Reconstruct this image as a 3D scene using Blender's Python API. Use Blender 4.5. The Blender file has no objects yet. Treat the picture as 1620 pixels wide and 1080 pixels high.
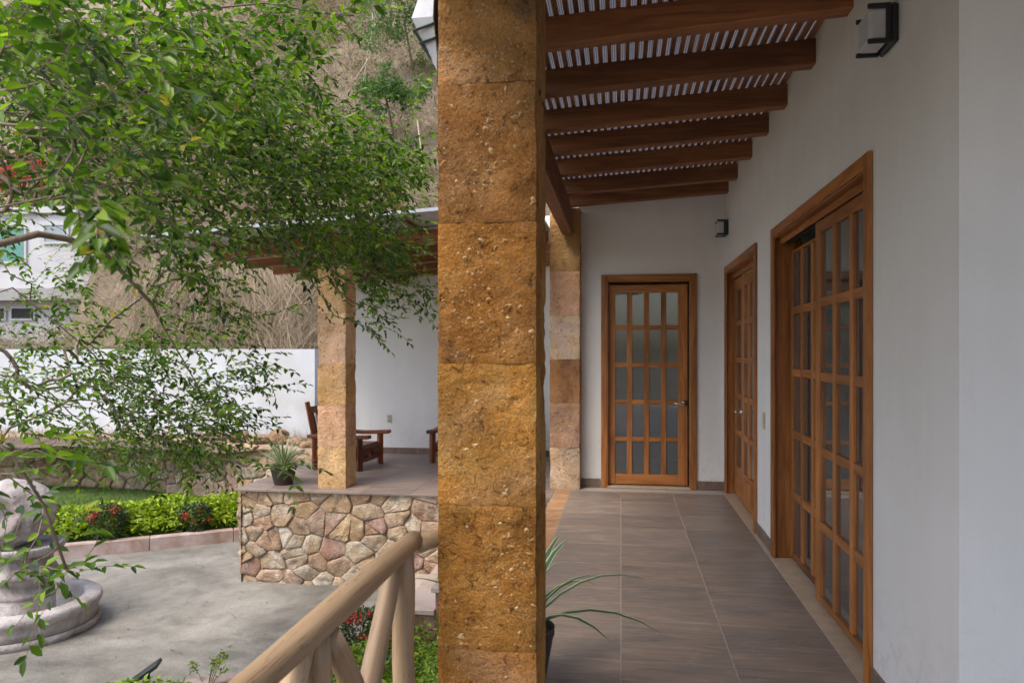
import bpy, bmesh, math, random
import numpy as np
from mathutils import Vector, noise
from math import radians, sin, cos, pi
random.seed(7); rng = np.random.default_rng(11)
S = bpy.context.scene
COL = S.collection

# ------------------------------------------------------------------ camera, world, sun, exposure
FPX = 1160.0; YAW = math.atan(172 / FPX); EYE = 1.4
cam = bpy.data.cameras.new('camera'); camo = bpy.data.objects.new('camera', cam); COL.objects.link(camo)
camo.location = (0, 0, EYE); camo.rotation_euler = (pi / 2, 0, YAW)
cam.sensor_width = 36; cam.lens = 36 * FPX / 1620; cam.shift_y = 15.5 / 1620
cam.clip_start = 0.05; cam.clip_end = 600
cam.dof.use_dof = True; cam.dof.focus_distance = 3.6; cam.dof.aperture_fstop = 5.6
S.camera = camo
W = bpy.data.worlds.new('World'); S.world = W; W.use_nodes = True
wn = W.node_tree.nodes; wl_ = W.node_tree.links
sky = wn.new('ShaderNodeTexSky'); sky.sky_type = 'NISHITA'; sky.sun_disc = False
SUN_EL, SUN_AZ = 58, 215          # azimuth clockwise from +Y
sky.sun_elevation = radians(SUN_EL); sky.sun_rotation = radians(SUN_AZ)
sky.air_density = 1.0; sky.dust_density = 3.5; sky.ozone_density = 1.0
bg = wn['Background']; bg.inputs[1].default_value = 0.15
wl_.new(sky.outputs[0], bg.inputs[0])
sl = bpy.data.lights.new('sun', 'SUN'); sl.energy = .95; sl.angle = radians(30); sl.color = (1, .94, .85)
so = bpy.data.objects.new('sun', sl); COL.objects.link(so)
az, el = radians(SUN_AZ), radians(SUN_EL)
d = Vector((sin(az) * cos(el), cos(az) * cos(el), sin(el)))
so.rotation_euler = d.to_track_quat('Z', 'Y').to_euler(); so.location = (0, -5, 12)
S.view_settings.view_transform = 'Standard'; S.view_settings.look = 'None'
S.view_settings.exposure = 1.12; S.view_settings.gamma = 1
S.cycles.use_denoising = True
S.cycles.max_bounces = 8; S.cycles.diffuse_bounces = 4; S.cycles.transparent_max_bounces = 16

def PX(u, v, d):
    """world point seen at photograph pixel u, v at depth d"""
    a = (u - 810) / FPX; c, s = cos(YAW), sin(YAW)
    return Vector(((a * c - s) * d, (a * s + c) * d, EYE - (v - 555.5) / FPX * d))

# ------------------------------------------------------------------ materials
def nt(name):
    m = bpy.data.materials.new(name); m.use_nodes = True
    return m, m.node_tree.nodes, m.node_tree.links
def ramp(n, stops):
    r = n.new('ShaderNodeValToRGB'); e = r.color_ramp.elements
    while len(e) < len(stops): e.new(0.5)
    for i, (p, c) in enumerate(stops):
        e[i].position = p; e[i].color = (c[0], c[1], c[2], 1)
    return r
def noisen(n, l, vec, scale, detail=6, rough=.6, dist=0):
    t = n.new('ShaderNodeTexNoise'); t.inputs['Scale'].default_value = scale; t.inputs['Detail'].default_value = detail
    t.inputs['Roughness'].default_value = rough; t.inputs['Distortion'].default_value = dist
    l.new(vec, t.inputs['Vector']); return t
def mapped(n, l, stretch=(1, 1, 1), rot=(0, 0, 0), shift=True):
    tc = n.new('ShaderNodeTexCoord'); mp = n.new('ShaderNodeMapping')
    mp.inputs['Scale'].default_value = stretch; mp.inputs['Rotation'].default_value = rot
    l.new(tc.outputs['Object'], mp.inputs['Vector'])
    if shift:                                   # every piece gets its own stretch of the pattern
        oi = n.new('ShaderNodeObjectInfo'); mu = n.new('ShaderNodeMath'); mu.operation = 'MULTIPLY'
        mu.inputs[1].default_value = 37.0; l.new(oi.outputs['Random'], mu.inputs[0])
        cx = n.new('ShaderNodeCombineXYZ'); l.new(mu.outputs[0], cx.inputs[0]); l.new(mu.outputs[0], cx.inputs[2])
        l.new(cx.outputs[0], mp.inputs['Location'])
    return mp.outputs[0]
def mix(n, l, fac, a, b, mode='MIX'):
    m = n.new('ShaderNodeMix'); m.data_type = 'RGBA'; m.blend_type = mode; m.clamp_factor = True
    for k, x in ((0, fac), (6, a), (7, b)):
        if isinstance(x, (int, float)): m.inputs[k].default_value = x
        elif isinstance(x, tuple): m.inputs[k].default_value = (x[0], x[1], x[2], 1)
        else: l.new(x, m.inputs[k])
    return m.outputs[2]
def bumpn(n, l, bsdf, parts):
    prev = None
    for h, strength, dist in parts:
        b = n.new('ShaderNodeBump'); b.inputs['Strength'].default_value = strength; b.inputs['Distance'].default_value = dist
        l.new(h, b.inputs['Height'])
        if prev: l.new(prev, b.inputs['Normal'])
        prev = b.outputs[0]
    l.new(prev, bsdf.inputs['Normal'])
def simple(name, stops, scale=6, rough=.7, bump=.3, bscale=60, bdist=.01, stretch=(1, 1, 1), detail=8, spec=.4, metal=0,
           dirt=None, dscale=1.5, usecol=False, rnd=.0, dist=0):
    m, n, l = nt(name); b = n['Principled BSDF']
    v = mapped(n, l, stretch)
    t = noisen(n, l, v, scale, detail, .6, dist); r = ramp(n, stops); l.new(t.outputs[0], r.inputs[0]); c = r.outputs[0]
    if dirt:
        v2 = mapped(n, l, (1, 1, 1)); t2 = noisen(n, l, v2, dscale, 5, .65, .4)
        r2 = ramp(n, [(.42, (0, 0, 0)), (.68, (1, 1, 1))]); l.new(t2.outputs[0], r2.inputs[0])
        c = mix(n, l, r2.outputs[0], c, dirt)
    if usecol:
        oi = n.new('ShaderNodeObjectInfo'); c = mix(n, l, 1.0, c, oi.outputs['Color'], 'MULTIPLY')
    if rnd:
        oi = n.new('ShaderNodeObjectInfo'); hs = n.new('ShaderNodeHueSaturation'); mr = n.new('ShaderNodeMapRange')
        mr.inputs[3].default_value = 1 - rnd; mr.inputs[4].default_value = 1 + rnd
        l.new(oi.outputs['Random'], mr.inputs[0]); l.new(mr.outputs[0], hs.inputs['Value']); l.new(c, hs.inputs['Color']); c = hs.outputs[0]
    l.new(c, b.inputs['Base Color'])
    b.inputs['Roughness'].default_value = rough; b.inputs['Specular IOR Level'].default_value = spec; b.inputs['Metallic'].default_value = metal
    if bump:
        t3 = noisen(n, l, v, bscale, 6, .6); bumpn(n, l, b, [(t.outputs[0], bump * .6, bdist * 2), (t3.outputs[0], bump, bdist)])
    return m

def wood_mat(name, axis, a, b_, c_, rough=.42, scale=1.0):
    st = {'x': (1.2, 14, 14), 'y': (14, 1.2, 14), 'z': (14, 14, 1.2)}[axis]
    m, n, l = nt(name); bs = n['Principled BSDF']
    v = mapped(n, l, tuple(s * scale for s in st))
    t = noisen(n, l, v, 1.6, 7, .62, 1.2); r = ramp(n, [(.25, a), (.5, b_), (.78, c_)]); l.new(t.outputs[0], r.inputs[0])
    v2 = mapped(n, l, tuple(s * .22 for s in st)); t2 = noisen(n, l, v2, 1.7, 3, .5, .6)
    r2 = ramp(n, [(.3, (.55, .5, .48)), (.65, (1.15, 1.1, 1.05))]); l.new(t2.outputs[0], r2.inputs[0])
    c = mix(n, l, 1.0, r.outputs[0], r2.outputs[0], 'MULTIPLY')
    if 'log' in name:
        sc_ = {'x': (.4, 16, 16), 'y': (16, .4, 16), 'z': (16, 16, .4)}[axis]; v4 = mapped(n, l, sc_); t4 = noisen(n, l, v4, 2.2, 4, .6, .2)
        r4 = ramp(n, [(.494, (1, 1, 1)), (.50, (.35, .27, .2)), (.506, (1, 1, 1))]); l.new(t4.outputs[0], r4.inputs[0]); c = mix(n, l, 1.0, c, r4.outputs[0], 'MULTIPLY')
    # knots
    vo = n.new('ShaderNodeTexVoronoi'); vo.inputs['Scale'].default_value = .55
    l.new(v2, vo.inputs['Vector']); rk = ramp(n, [(.03, (.25, .2, .18)), (.10, (1, 1, 1))]); l.new(vo.outputs['Distance'], rk.inputs[0])
    c = mix(n, l, 1.0, c, rk.outputs[0], 'MULTIPLY')
    oi = n.new('ShaderNodeObjectInfo'); hs = n.new('ShaderNodeHueSaturation'); mr = n.new('ShaderNodeMapRange')
    mr.inputs[3].default_value = .8; mr.inputs[4].default_value = 1.2
    l.new(oi.outputs['Random'], mr.inputs[0]); l.new(mr.outputs[0], hs.inputs['Value']); l.new(c, hs.inputs['Color'])
    l.new(hs.outputs[0], bs.inputs['Base Color']); bs.inputs['Roughness'].default_value = rough
    bumpn(n, l, bs, [(t.outputs[0], .25, .004)])
    return m
DW = dict(a=(.18, .055, .013), b_=(.38, .145, .034), c_=(.53, .245, .070))
doorwood = {k: wood_mat('varnished_wood_' + k, k, **DW) for k in 'xyz'}
BW = dict(a=(.12, .044, .016), b_=(.26, .105, .038), c_=(.40, .185, .072))
beamwood = {k: wood_mat('beam_wood_' + k, k, rough=.6, **BW) for k in 'xyz'}
CW = dict(a=(.07, .014, .006), b_=(.20, .052, .014), c_=(.33, .11, .028))
chairwood = {k: wood_mat('chair_wood_' + k, k, rough=.35, **CW) for k in 'xyz'}
logwood = {}
for k in 'xyz': logwood[k] = wood_mat('peeled_log_' + k, k, (.27, .18, .105), (.42, .30, .185), (.54, .42, .28), rough=.55, scale=.8)

def sandstone(name, lo, mid, hi, pit=.5, smooth=False):
    m, n, l = nt(name); b = n['Principled BSDF']; v = mapped(n, l)
    t = noisen(n, l, v, 5, 9, .65, .5); r = ramp(n, [(.28, lo), (.5, mid), (.75, hi)]); l.new(t.outputs[0], r.inputs[0])
    t2 = noisen(n, l, v, 2.2, 4, .5, .8); r2 = ramp(n, [(.55, (0, 0, 0)), (.72, (1, 1, 1))]); l.new(t2.outputs[0], r2.inputs[0])
    c = mix(n, l, r2.outputs[0], r.outputs[0], tuple(x * .6 + y * .5 for x, y in zip(hi, (.30, .17, .12))))
    t5 = noisen(n, l, v, 3.1, 6, .7, .3); r5 = ramp(n, [(.60, (0, 0, 0)), (.70, (.55, .55, .55))]); l.new(t5.outputs[0], r5.inputs[0])
    c = mix(n, l, r5.outputs[0], c, (.16, .12, .09))
    vo = n.new('ShaderNodeTexVoronoi'); vo.inputs['Scale'].default_value = 62; l.new(v, vo.inputs['Vector'])
    rv = ramp(n, [(.16, (1, 1, 1)), (.30, (0, 0, 0))]); l.new(vo.outputs['Distance'], rv.inputs[0])
    tg = noisen(n, l, v, 9, 3, .5); rg = ramp(n, [(.46, (0, 0, 0)), (.58, (1, 1, 1))]); l.new(tg.outputs[0], rg.inputs[0])
    f = mix(n, l, 1.0, rv.outputs[0], rg.outputs[0], 'MULTIPLY')
    c = mix(n, l, f, c, (.50, .34, .18))
    oi = n.new('ShaderNodeObjectInfo'); c = mix(n, l, 1.0, c, oi.outputs['Color'], 'MULTIPLY')
    t3 = noisen(n, l, v, 150, 4, .7); t4 = noisen(n, l, v, 38, 5, .65)
    tp = noisen(n, l, v, 26, 5, .75, .6); rp = ramp(n, [(.33, (.40, .32, .26)), (.43, (1, 1, 1))]); l.new(tp.outputs[0], rp.inputs[0]); c = mix(n, l, 1.0, c, rp.outputs[0], 'MULTIPLY')
    tb = noisen(n, l, v, 1.4, 5, .6, 1.0); rb = ramp(n, [(.35, (.62, .60, .62)), (.5, (1, 1, 1)), (.68, (1.35, 1.25, 1.2))]); l.new(tb.outputs[0], rb.inputs[0]); c = mix(n, l, 1.0, c, rb.outputs[0], 'MULTIPLY')
    rd = ramp(n, [(.30, (.62, .56, .50)), (.55, (1.08, 1.05, 1.0))]); l.new(t3.outputs[0], rd.inputs[0])
    c = mix(n, l, 1.0, c, rd.outputs[0], 'MULTIPLY')
    l.new(c, b.inputs['Base Color']); b.inputs['Roughness'].default_value = .92; b.inputs['Specular IOR Level'].default_value = .2
    bumpn(n, l, b, [(t4.outputs[0], 1.0, .020), (t3.outputs[0], pit, .004), (f, .5, .004), (rp.outputs[0], .7, .006)])
    return m
m_ochre = sandstone('ochre_sandstone', (.23, .100, .024), (.40, .190, .046), (.50, .285, .098), 1.1)
m_pale_stone = sandstone('pale_sandstone', (.46, .32, .15), (.60, .45, .24), (.70, .58, .38), .6)
m_pebble, n, l = nt('pebble'); b = n['Principled BSDF']
g = n.new('ShaderNodeNewGeometry'); r = ramp(n, [(0, (.30, .15, .05)), (.35, (.42, .23, .085)), (.7, (.50, .32, .14)), (.93, (.54, .38, .20)), (1, (.20, .15, .12))])
l.new(g.outputs['Random Per Island'], r.inputs[0]); l.new(r.outputs[0], b.inputs['Base Color']); b.inputs['Roughness'].default_value = .8
m_rubble = simple('rubble_stone', [(.28, (.42, .36, .30)), (.46, (.90, .84, .76)), (.58, (1.2, 1.18, 1.14)), (.72, (1.75, 1.85, 2.0))], 8, .9, 1.0, 60, .03, detail=12, usecol=True, spec=.15,
                  dirt=(.85, .66, .46), dscale=4, dist=.8)
m_mortar = simple('mortar', [(.3, (.30, .23, .17)), (.7, (.46, .37, .29))], 20, .95, .6, 90)

def plaster(name, c1, c2, bs=170):
    m, n, l = nt(name); b = n['Principled BSDF']; v = mapped(n, l, shift=False)
    t = noisen(n, l, v, 1.1, 7, .6, .2); r = ramp(n, [(.3, c1), (.7, c2)]); l.new(t.outputs[0], r.inputs[0])
    v2 = mapped(n, l, (6, 6, .35), shift=False); t2 = noisen(n, l, v2, 1.0, 5, .6); r2 = ramp(n, [(.3, (.965, .96, .955)), (.6, (1, 1, 1))]); l.new(t2.outputs[0], r2.inputs[0])
    c = mix(n, l, 1.0, r.outputs[0], r2.outputs[0], 'MULTIPLY')
    v3 = n.new('ShaderNodeTexVoronoi'); v3.inputs['Scale'].default_value = 4.5; l.new(v, v3.inputs['Vector'])
    r3 = ramp(n, [(.012, (.45, .40, .33)), (.02, (1, 1, 1))]); l.new(v3.outputs['Distance'], r3.inputs[0]); c = mix(n, l, 1.0, c, r3.outputs[0], 'MULTIPLY')
    sx = n.new('ShaderNodeSeparateXYZ'); l.new(v, sx.inputs[0]); mr = n.new('ShaderNodeMapRange'); mr.inputs[1].default_value = .06; mr.inputs[2].default_value = .55; mr.inputs[3].default_value = 1; mr.inputs[4].default_value = 0
    l.new(sx.outputs[2], mr.inputs[0]); ts = noisen(n, l, v, 16, 6, .75, .3); rs2 = ramp(n, [(.50, (0, 0, 0)), (.72, (.6, .6, .6))]); l.new(ts.outputs[0], rs2.inputs[0])
    c = mix(n, l, mix(n, l, 1.0, rs2.outputs[0], mr.outputs[0], 'MULTIPLY'), c, (.46, .42, .36))
    th_ = noisen(n, l, mapped(n, l, (1, 1, 1), shift=False), 1.9, 2, .4, 2.5); rh = ramp(n, [(.4992, (1, 1, 1)), (.50, (.93, .92, .91)), (.5008, (1, 1, 1))]); l.new(th_.outputs[0], rh.inputs[0]); c = mix(n, l, .5, c, mix(n, l, 1.0, c, rh.outputs[0], 'MULTIPLY'))
    l.new(c, b.inputs['Base Color']); b.inputs['Roughness'].default_value = .85; b.inputs['Specular IOR Level'].default_value = .25
    t3 = noisen(n, l, v, bs, 3, .6); t4 = noisen(n, l, v, 9, 4, .5)
    bumpn(n, l, b, [(t4.outputs[0], .35, .012), (t3.outputs[0], .5, .0025)])
    return m
m_white = plaster('white_plaster', (.72, .71, .69), (.80, .79, .78))
m_white_dirty = simple('weathered_white_plaster', [(.3, (.56, .59, .63)), (.7, (.64, .67, .71))], 2, .85, .3, 90, dirt=(.50, .49, .47), dscale=.9, stretch=(1, 1, .35))

def tile_mat(name, stops, rough=.33, st=(1.0, 7, 7), rot=(0, 0, radians(-5))):
    m, n, l = nt(name); b = n['Principled BSDF']; v = mapped(n, l, st, rot)
    t = noisen(n, l, v, 2.2, 10, .68, .9); r = ramp(n, stops); l.new(t.outputs[0], r.inputs[0])
    v2 = mapped(n, l, (.9, 2.2, 1), rot); t2 = noisen(n, l, v2, 2.4, 4, .55, .8)
    r2 = ramp(n, [(.35, (.80, .83, .87)), (.62, (1.08, 1.0, .94))]); l.new(t2.outputs[0], r2.inputs[0])
    c = mix(n, l, 1.0, r.outputs[0], r2.outputs[0], 'MULTIPLY')
    # thin pale veins
    v3 = mapped(n, l, (.8, 2.0, 1), (0, 0, radians(-22))); w = noisen(n, l, v3, 1.5, 3, .5, 1.2)
    rw = ramp(n, [(.494, (0, 0, 0)), (.50, (.45, .45, .45)), (.506, (0, 0, 0))]); l.new(w.outputs[0], rw.inputs[0])
    c = mix(n, l, rw.outputs[0], c, (.36, .30, .25))
    oi = n.new('ShaderNodeObjectInfo'); hs = n.new('ShaderNodeHueSaturation'); mr = n.new('ShaderNodeMapRange')
    mr.inputs[3].default_value = .88; mr.inputs[4].default_value = 1.12
    l.new(oi.outputs['Random'], mr.inputs[0]); l.new(mr.outputs[0], hs.inputs['Value']); l.new(c, hs.inputs['Color'])
    l.new(hs.outputs[0], b.inputs['Base Color'])
    rr = ramp(n, [(.3, (rough * .8,) * 3), (.7, (rough * 1.35,) * 3)]); l.new(t2.outputs[0], rr.inputs[0]); l.new(rr.outputs[0], b.inputs['Roughness'])
    bumpn(n, l, b, [(t.outputs[0], .25, .003)])
    return m
m_tile = tile_mat('slate_look_tile', [(.26, (.145, .120, .104)), (.42, (.225, .183, .155)), (.58, (.285, .232, .192)), (.74, (.39, .335, .29))], .40, (2.2, 15, 15), (0, 0, radians(-9)))
m_ptile = tile_mat('terrace_tile', [(.25, (.16, .125, .11)), (.45, (.24, .19, .165)), (.75, (.33, .27, .24))], .5)
m_edge = tile_mat('orange_edge_tile', [(.25, (.30, .15, .07)), (.5, (.42, .24, .12)), (.75, (.46, .33, .24))], .55, (3, 3, 3))
m_grout = simple('grout', [(.3, (.36, .31, .27)), (.7, (.46, .41, .36))], 30, .9, .2)
m_marble = simple('beige_marble', [(.3, (.42, .31, .21)), (.7, (.55, .43, .31))], 12, .4, .05)
m_base = tile_mat('skirting_tile', [(.25, (.10, .08, .065)), (.5, (.17, .12, .095)), (.75, (.26, .19, .15))], .45, (7, 7, 1.5))
m_pinkstone = simple('pink_cantera_stone', [(.3, (.38, .28, .25)), (.7, (.54, .44, .41))], 7, .85, .5, 80, dirt=(.30, .20, .15), dscale=3)
m_slab = simple('step_slab_stone', [(.3, (.36, .27, .22)), (.55, (.48, .40, .35)), (.75, (.42, .41, .41))], 2.2, .7, .3, 60, dist=1.0)
m_riser = simple('step_riser_stone', [(.3, (.24, .12, .09)), (.7, (.36, .20, .15))], 5, .8, .4, 70)
m_fountain = simple('carved_cantera', [(.3, (.42, .385, .365)), (.7, (.60, .565, .54))], 6, .85, .9, 55, .016, dirt=(.20, .155, .14), dscale=2.6)

def concrete_mat():
    m, n, l = nt('courtyard_concrete'); b = n['Principled BSDF']; v = mapped(n, l, shift=False)
    t = noisen(n, l, v, .9, 6, .6, .6); r = ramp(n, [(.34, (.135, .127, .113)), (.5, (.225, .214, .19)), (.66, (.31, .297, .265))]); l.new(t.outputs[0], r.inputs[0])
    t2 = noisen(n, l, v, 85, 4, .7); r2 = ramp(n, [(.3, (.72, .72, .72)), (.65, (1.15, 1.15, 1.12))]); l.new(t2.outputs[0], r2.inputs[0])
    t4 = noisen(n, l, v, 5, 6, .7, .5); r4 = ramp(n, [(.3, (.70, .70, .68)), (.5, (.98, .98, .98)), (.7, (1.14, 1.14, 1.14))]); l.new(t4.outputs[0], r4.inputs[0])
    c = mix(n, l, 1.0, r.outputs[0], r2.outputs[0], 'MULTIPLY'); c = mix(n, l, 1.0, c, r4.outputs[0], 'MULTIPLY')
    l.new(c, b.inputs['Base Color']); b.inputs['Roughness'].default_value = .9
    bumpn(n, l, b, [(t2.outputs[0], .6, .006)]); return m
m_conc = concrete_mat()
m_soil = simple('dry_soil', [(.3, (.10, .07, .05)), (.7, (.24, .18, .13))], 9, .95, .8, 60, .03)
m_lawn = simple('lawn_ground', [(.3, (.06, .10, .02)), (.7, (.12, .19, .04))], 5, .95, .6, 90, .03)
m_ground = simple('ground_soil', [(.3, (.10, .09, .05)), (.7, (.2, .17, .11))], .4, .95, .3, 9)
def hill_mat():
    m, n, l = nt('dry_hillside'); b = n['Principled BSDF']; v = mapped(n, l, (1, 1, .35), shift=False)
    t = noisen(n, l, v, 2.5, 10, .75, 1.0); r = ramp(n, [(.3, (.16, .118, .082)), (.5, (.30, .232, .165)), (.7, (.44, .36, .26))]); l.new(t.outputs[0], r.inputs[0])
    v2 = mapped(n, l, shift=False); t2 = noisen(n, l, v2, .55, 5, .65); r2 = ramp(n, [(.52, (0, 0, 0)), (.66, (.8, .8, .8))]); l.new(t2.outputs[0], r2.inputs[0])
    c = mix(n, l, r2.outputs[0], r.outputs[0], (.10, .12, .04)); l.new(c, b.inputs['Base Color']); b.inputs['Roughness'].default_value = .95
    bumpn(n, l, b, [(t.outputs[0], 1, .15)]); return m
m_hill = hill_mat()

def flat(name, c, rough=.5, metal=0, spec=.5):
    m, n, l = nt(name); b = n['Principled BSDF']; v = mapped(n, l)
    t = noisen(n, l, v, 14, 4, .6); r = ramp(n, [(.3, tuple(x * .86 for x in c)), (.7, tuple(min(1, x * 1.1) for x in c))]); l.new(t.outputs[0], r.inputs[0])
    l.new(r.outputs[0], b.inputs['Base Color']); b.inputs['Roughness'].default_value = rough; b.inputs['Metallic'].default_value = metal
    b.inputs['Specular IOR Level'].default_value = spec; return m
m_dark = flat('dark_painted_metal', (.022, .026, .028), .45)
m_green_dark = flat('dark_green_metal', (.035, .055, .052), .4)
m_opal = flat('opal_glass', (.56, .57, .60), .35)
m_chrome = flat('brushed_chrome', (.6, .6, .6), .25, 1)
m_plastic = flat('cream_plastic', (.55, .50, .40), .5)
m_pot = flat('dark_brown_pot', (.035, .022, .022), .5)
m_black = flat('black_plastic', (.012, .013, .014), .6)
m_track = flat('dark_track', (.03, .035, .04), .4)
m_int = flat('interior_paint', (.75, .75, .77), .9)
m_intfloor = flat('interior_floor', (.16, .14, .13), .4)
m_teal = flat('teal_window_glass', (.10, .26, .23), .2)
m_bwhite = simple('building_white', [(.3, (.48, .48, .49)), (.7, (.58, .58, .59))], 1.2, .9, .1, dirt=(.50, .49, .47), dscale=.6)
m_bgrey = flat('building_grey', (.33, .32, .31), .8)
def glass_mat(name='window_glass', tint=(.80, .83, .84), fac=.14, clear=.72):
    m, n, l = nt(name); out = n['Material Output']; n.remove(n['Principled BSDF'])
    tr = n.new('ShaderNodeBsdfTransparent'); tr.inputs[0].default_value = (*tint, 1)
    gl = n.new('ShaderNodeBsdfGlossy'); gl.inputs['Roughness'].default_value = .03; gl.inputs[0].default_value = (.9, .93, .95, 1)
    df = n.new('ShaderNodeBsdfDiffuse'); df.inputs[0].default_value = (.25, .25, .25, 1)
    lw = n.new('ShaderNodeFresnel'); lw.inputs[0].default_value = 1.55
    a = n.new('ShaderNodeMath'); a.operation = 'ADD'; a.inputs[1].default_value = fac; l.new(lw.outputs[0], a.inputs[0])
    mx0 = n.new('ShaderNodeMixShader'); mx0.inputs[0].default_value = 1 - clear; l.new(tr.outputs[0], mx0.inputs[1]); l.new(df.outputs[0], mx0.inputs[2])
    mx = n.new('ShaderNodeMixShader'); l.new(a.outputs[0], mx.inputs[0]); l.new(mx0.outputs[0], mx.inputs[1]); l.new(gl.outputs[0], mx.inputs[2])
    t = noisen(n, l, mapped(n, l), 2.5, 2, .5); bp = n.new('ShaderNodeBump'); bp.inputs['Strength'].default_value = .04; bp.inputs['Distance'].default_value = .02
    l.new(t.outputs[0], bp.inputs['Height']); l.new(bp.outputs[0], gl.inputs['Normal'])
    l.new(mx.outputs[0], out.inputs[0]); return m
m_glass = glass_mat()
m_glass2 = glass_mat('dusty_window_glass', (.72, .76, .74), .02, .72)
def poly_mat():
    m, n, l = nt('ribbed_polycarbonate'); out = n['Material Output']; n.remove(n['Principled BSDF'])
    v = mapped(n, l, (1, .01, .01), shift=False); wv = n.new('ShaderNodeTexWave'); wv.inputs['Scale'].default_value = 28; wv.inputs['Distortion'].default_value = .6
    l.new(v, wv.inputs['Vector']); r = ramp(n, [(.2, (.052, .050, .055)), (.7, (.125, .12, .132))]); l.new(wv.outputs[0], r.inputs[0])
    t = noisen(n, l, mapped(n, l, shift=False), 2.2, 5, .6); r2 = ramp(n, [(.3, (.7, .7, .7)), (.6, (1, 1, 1))]); l.new(t.outputs[0], r2.inputs[0])
    c = mix(n, l, 1.0, r.outputs[0], r2.outputs[0], 'MULTIPLY')
    tl = n.new('ShaderNodeBsdfTranslucent'); l.new(c, tl.inputs[0]); df = n.new('ShaderNodeBsdfDiffuse'); l.new(c, df.inputs[0])
    mx = n.new('ShaderNodeMixShader'); mx.inputs[0].default_value = .35; l.new(tl.outputs[0], mx.inputs[1]); l.new(df.outputs[0], mx.inputs[2])
    l.new(mx.outputs[0], out.inputs[0]); return m
m_poly = poly_mat()
m_metalroof = simple('galvanised_sheet', [(.3, (.42, .43, .45)), (.7, (.62, .63, .66))], 3, .4, .1, dirt=(.35, .27, .22), dscale=2)

def leaf_mat(name, stops, rough=.38, trans=.35, tboost=1.5, clump=False):
    m, n, l = nt(name); out = n['Material Output']; b = n['Principled BSDF']
    g = n.new('ShaderNodeNewGeometry'); oi = n.new('ShaderNodeObjectInfo')
    a = n.new('ShaderNodeMath'); a.operation = 'ADD'; l.new(g.outputs['Random Per Island'], a.inputs[0]); l.new(oi.outputs['Random'], a.inputs[1])
    fr = n.new('ShaderNodeMath'); fr.operation = 'FRACT'; l.new(a.outputs[0], fr.inputs[0])
    r = ramp(n, stops); l.new(fr.outputs[0], r.inputs[0])
    if clump:
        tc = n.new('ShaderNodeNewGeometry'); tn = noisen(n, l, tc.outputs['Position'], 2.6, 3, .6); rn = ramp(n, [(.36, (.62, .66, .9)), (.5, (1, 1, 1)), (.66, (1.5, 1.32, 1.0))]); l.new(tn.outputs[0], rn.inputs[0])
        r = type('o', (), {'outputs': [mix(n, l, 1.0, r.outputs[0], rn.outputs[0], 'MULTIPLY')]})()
    l.new(r.outputs[0], b.inputs['Base Color']); b.inputs['Roughness'].default_value = rough
    tl = n.new('ShaderNodeBsdfTranslucent'); c = mix(n, l, 1.0, r.outputs[0], (tboost, tboost * 1.15, tboost * .5), 'MULTIPLY'); l.new(c, tl.inputs[0])
    mx = n.new('ShaderNodeMixShader'); mx.inputs[0].default_value = trans; l.new(b.outputs[0], mx.inputs[1]); l.new(tl.outputs[0], mx.inputs[2])
    l.new(mx.outputs[0], out.inputs[0]); return m
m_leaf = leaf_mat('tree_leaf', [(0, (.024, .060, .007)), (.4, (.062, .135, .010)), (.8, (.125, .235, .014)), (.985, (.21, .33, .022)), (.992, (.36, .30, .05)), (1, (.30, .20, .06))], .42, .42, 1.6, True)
m_lime = leaf_mat('lime_leaf', [(0, (.16, .24, .015)), (.5, (.30, .42, .02)), (.9, (.45, .55, .035)), (1, (.22, .16, .03))], .5, .3, 1.2)
m_limedark = leaf_mat('lime_shrub_leaf', [(0, (.06, .12, .012)), (.5, (.16, .27, .018)), (1, (.34, .45, .03))], .5, .3, 1.2)
m_ixleaf = leaf_mat('ixora_leaf', [(0, (.02, .045, .012)), (.6, (.05, .09, .022)), (1, (.09, .14, .03))], .45, .2)
m_red = leaf_mat('red_petal', [(0, (.42, .04, .02)), (1, (.62, .11, .07))], .6, .25, 1.0)
m_straw = leaf_mat('dry_straw', [(0, (.18, .132, .095)), (.5, (.34, .265, .19)), (.85, (.48, .39, .265)), (1, (.64, .52, .33))], .9, .1, 1.0)
m_hleaf = leaf_mat('hill_leaf', [(0, (.05, .09, .02)), (.5, (.10, .15, .04)), (.85, (.16, .20, .05)), (1, (.36, .33, .04))], .7, .2, 1.1)
m_grass = leaf_mat('lawn_grass', [(0, (.04, .10, .015)), (.6, (.09, .19, .03)), (1, (.18, .25, .06))], .6, .2, 1.1)
m_bladeg = leaf_mat('blade_green', [(0, (.05, .10, .05)), (1, (.09, .16, .07))], .4, .15, 1.1)
m_bladec = leaf_mat('blade_cream', [(0, (.42, .46, .28)), (1, (.55, .58, .38))], .45, .15, 1.0)
m_bark = simple('grey_bark', [(.3, (.15, .115, .085)), (.7, (.36, .28, .22))], 9, .9, .7, 60, .01)

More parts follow.
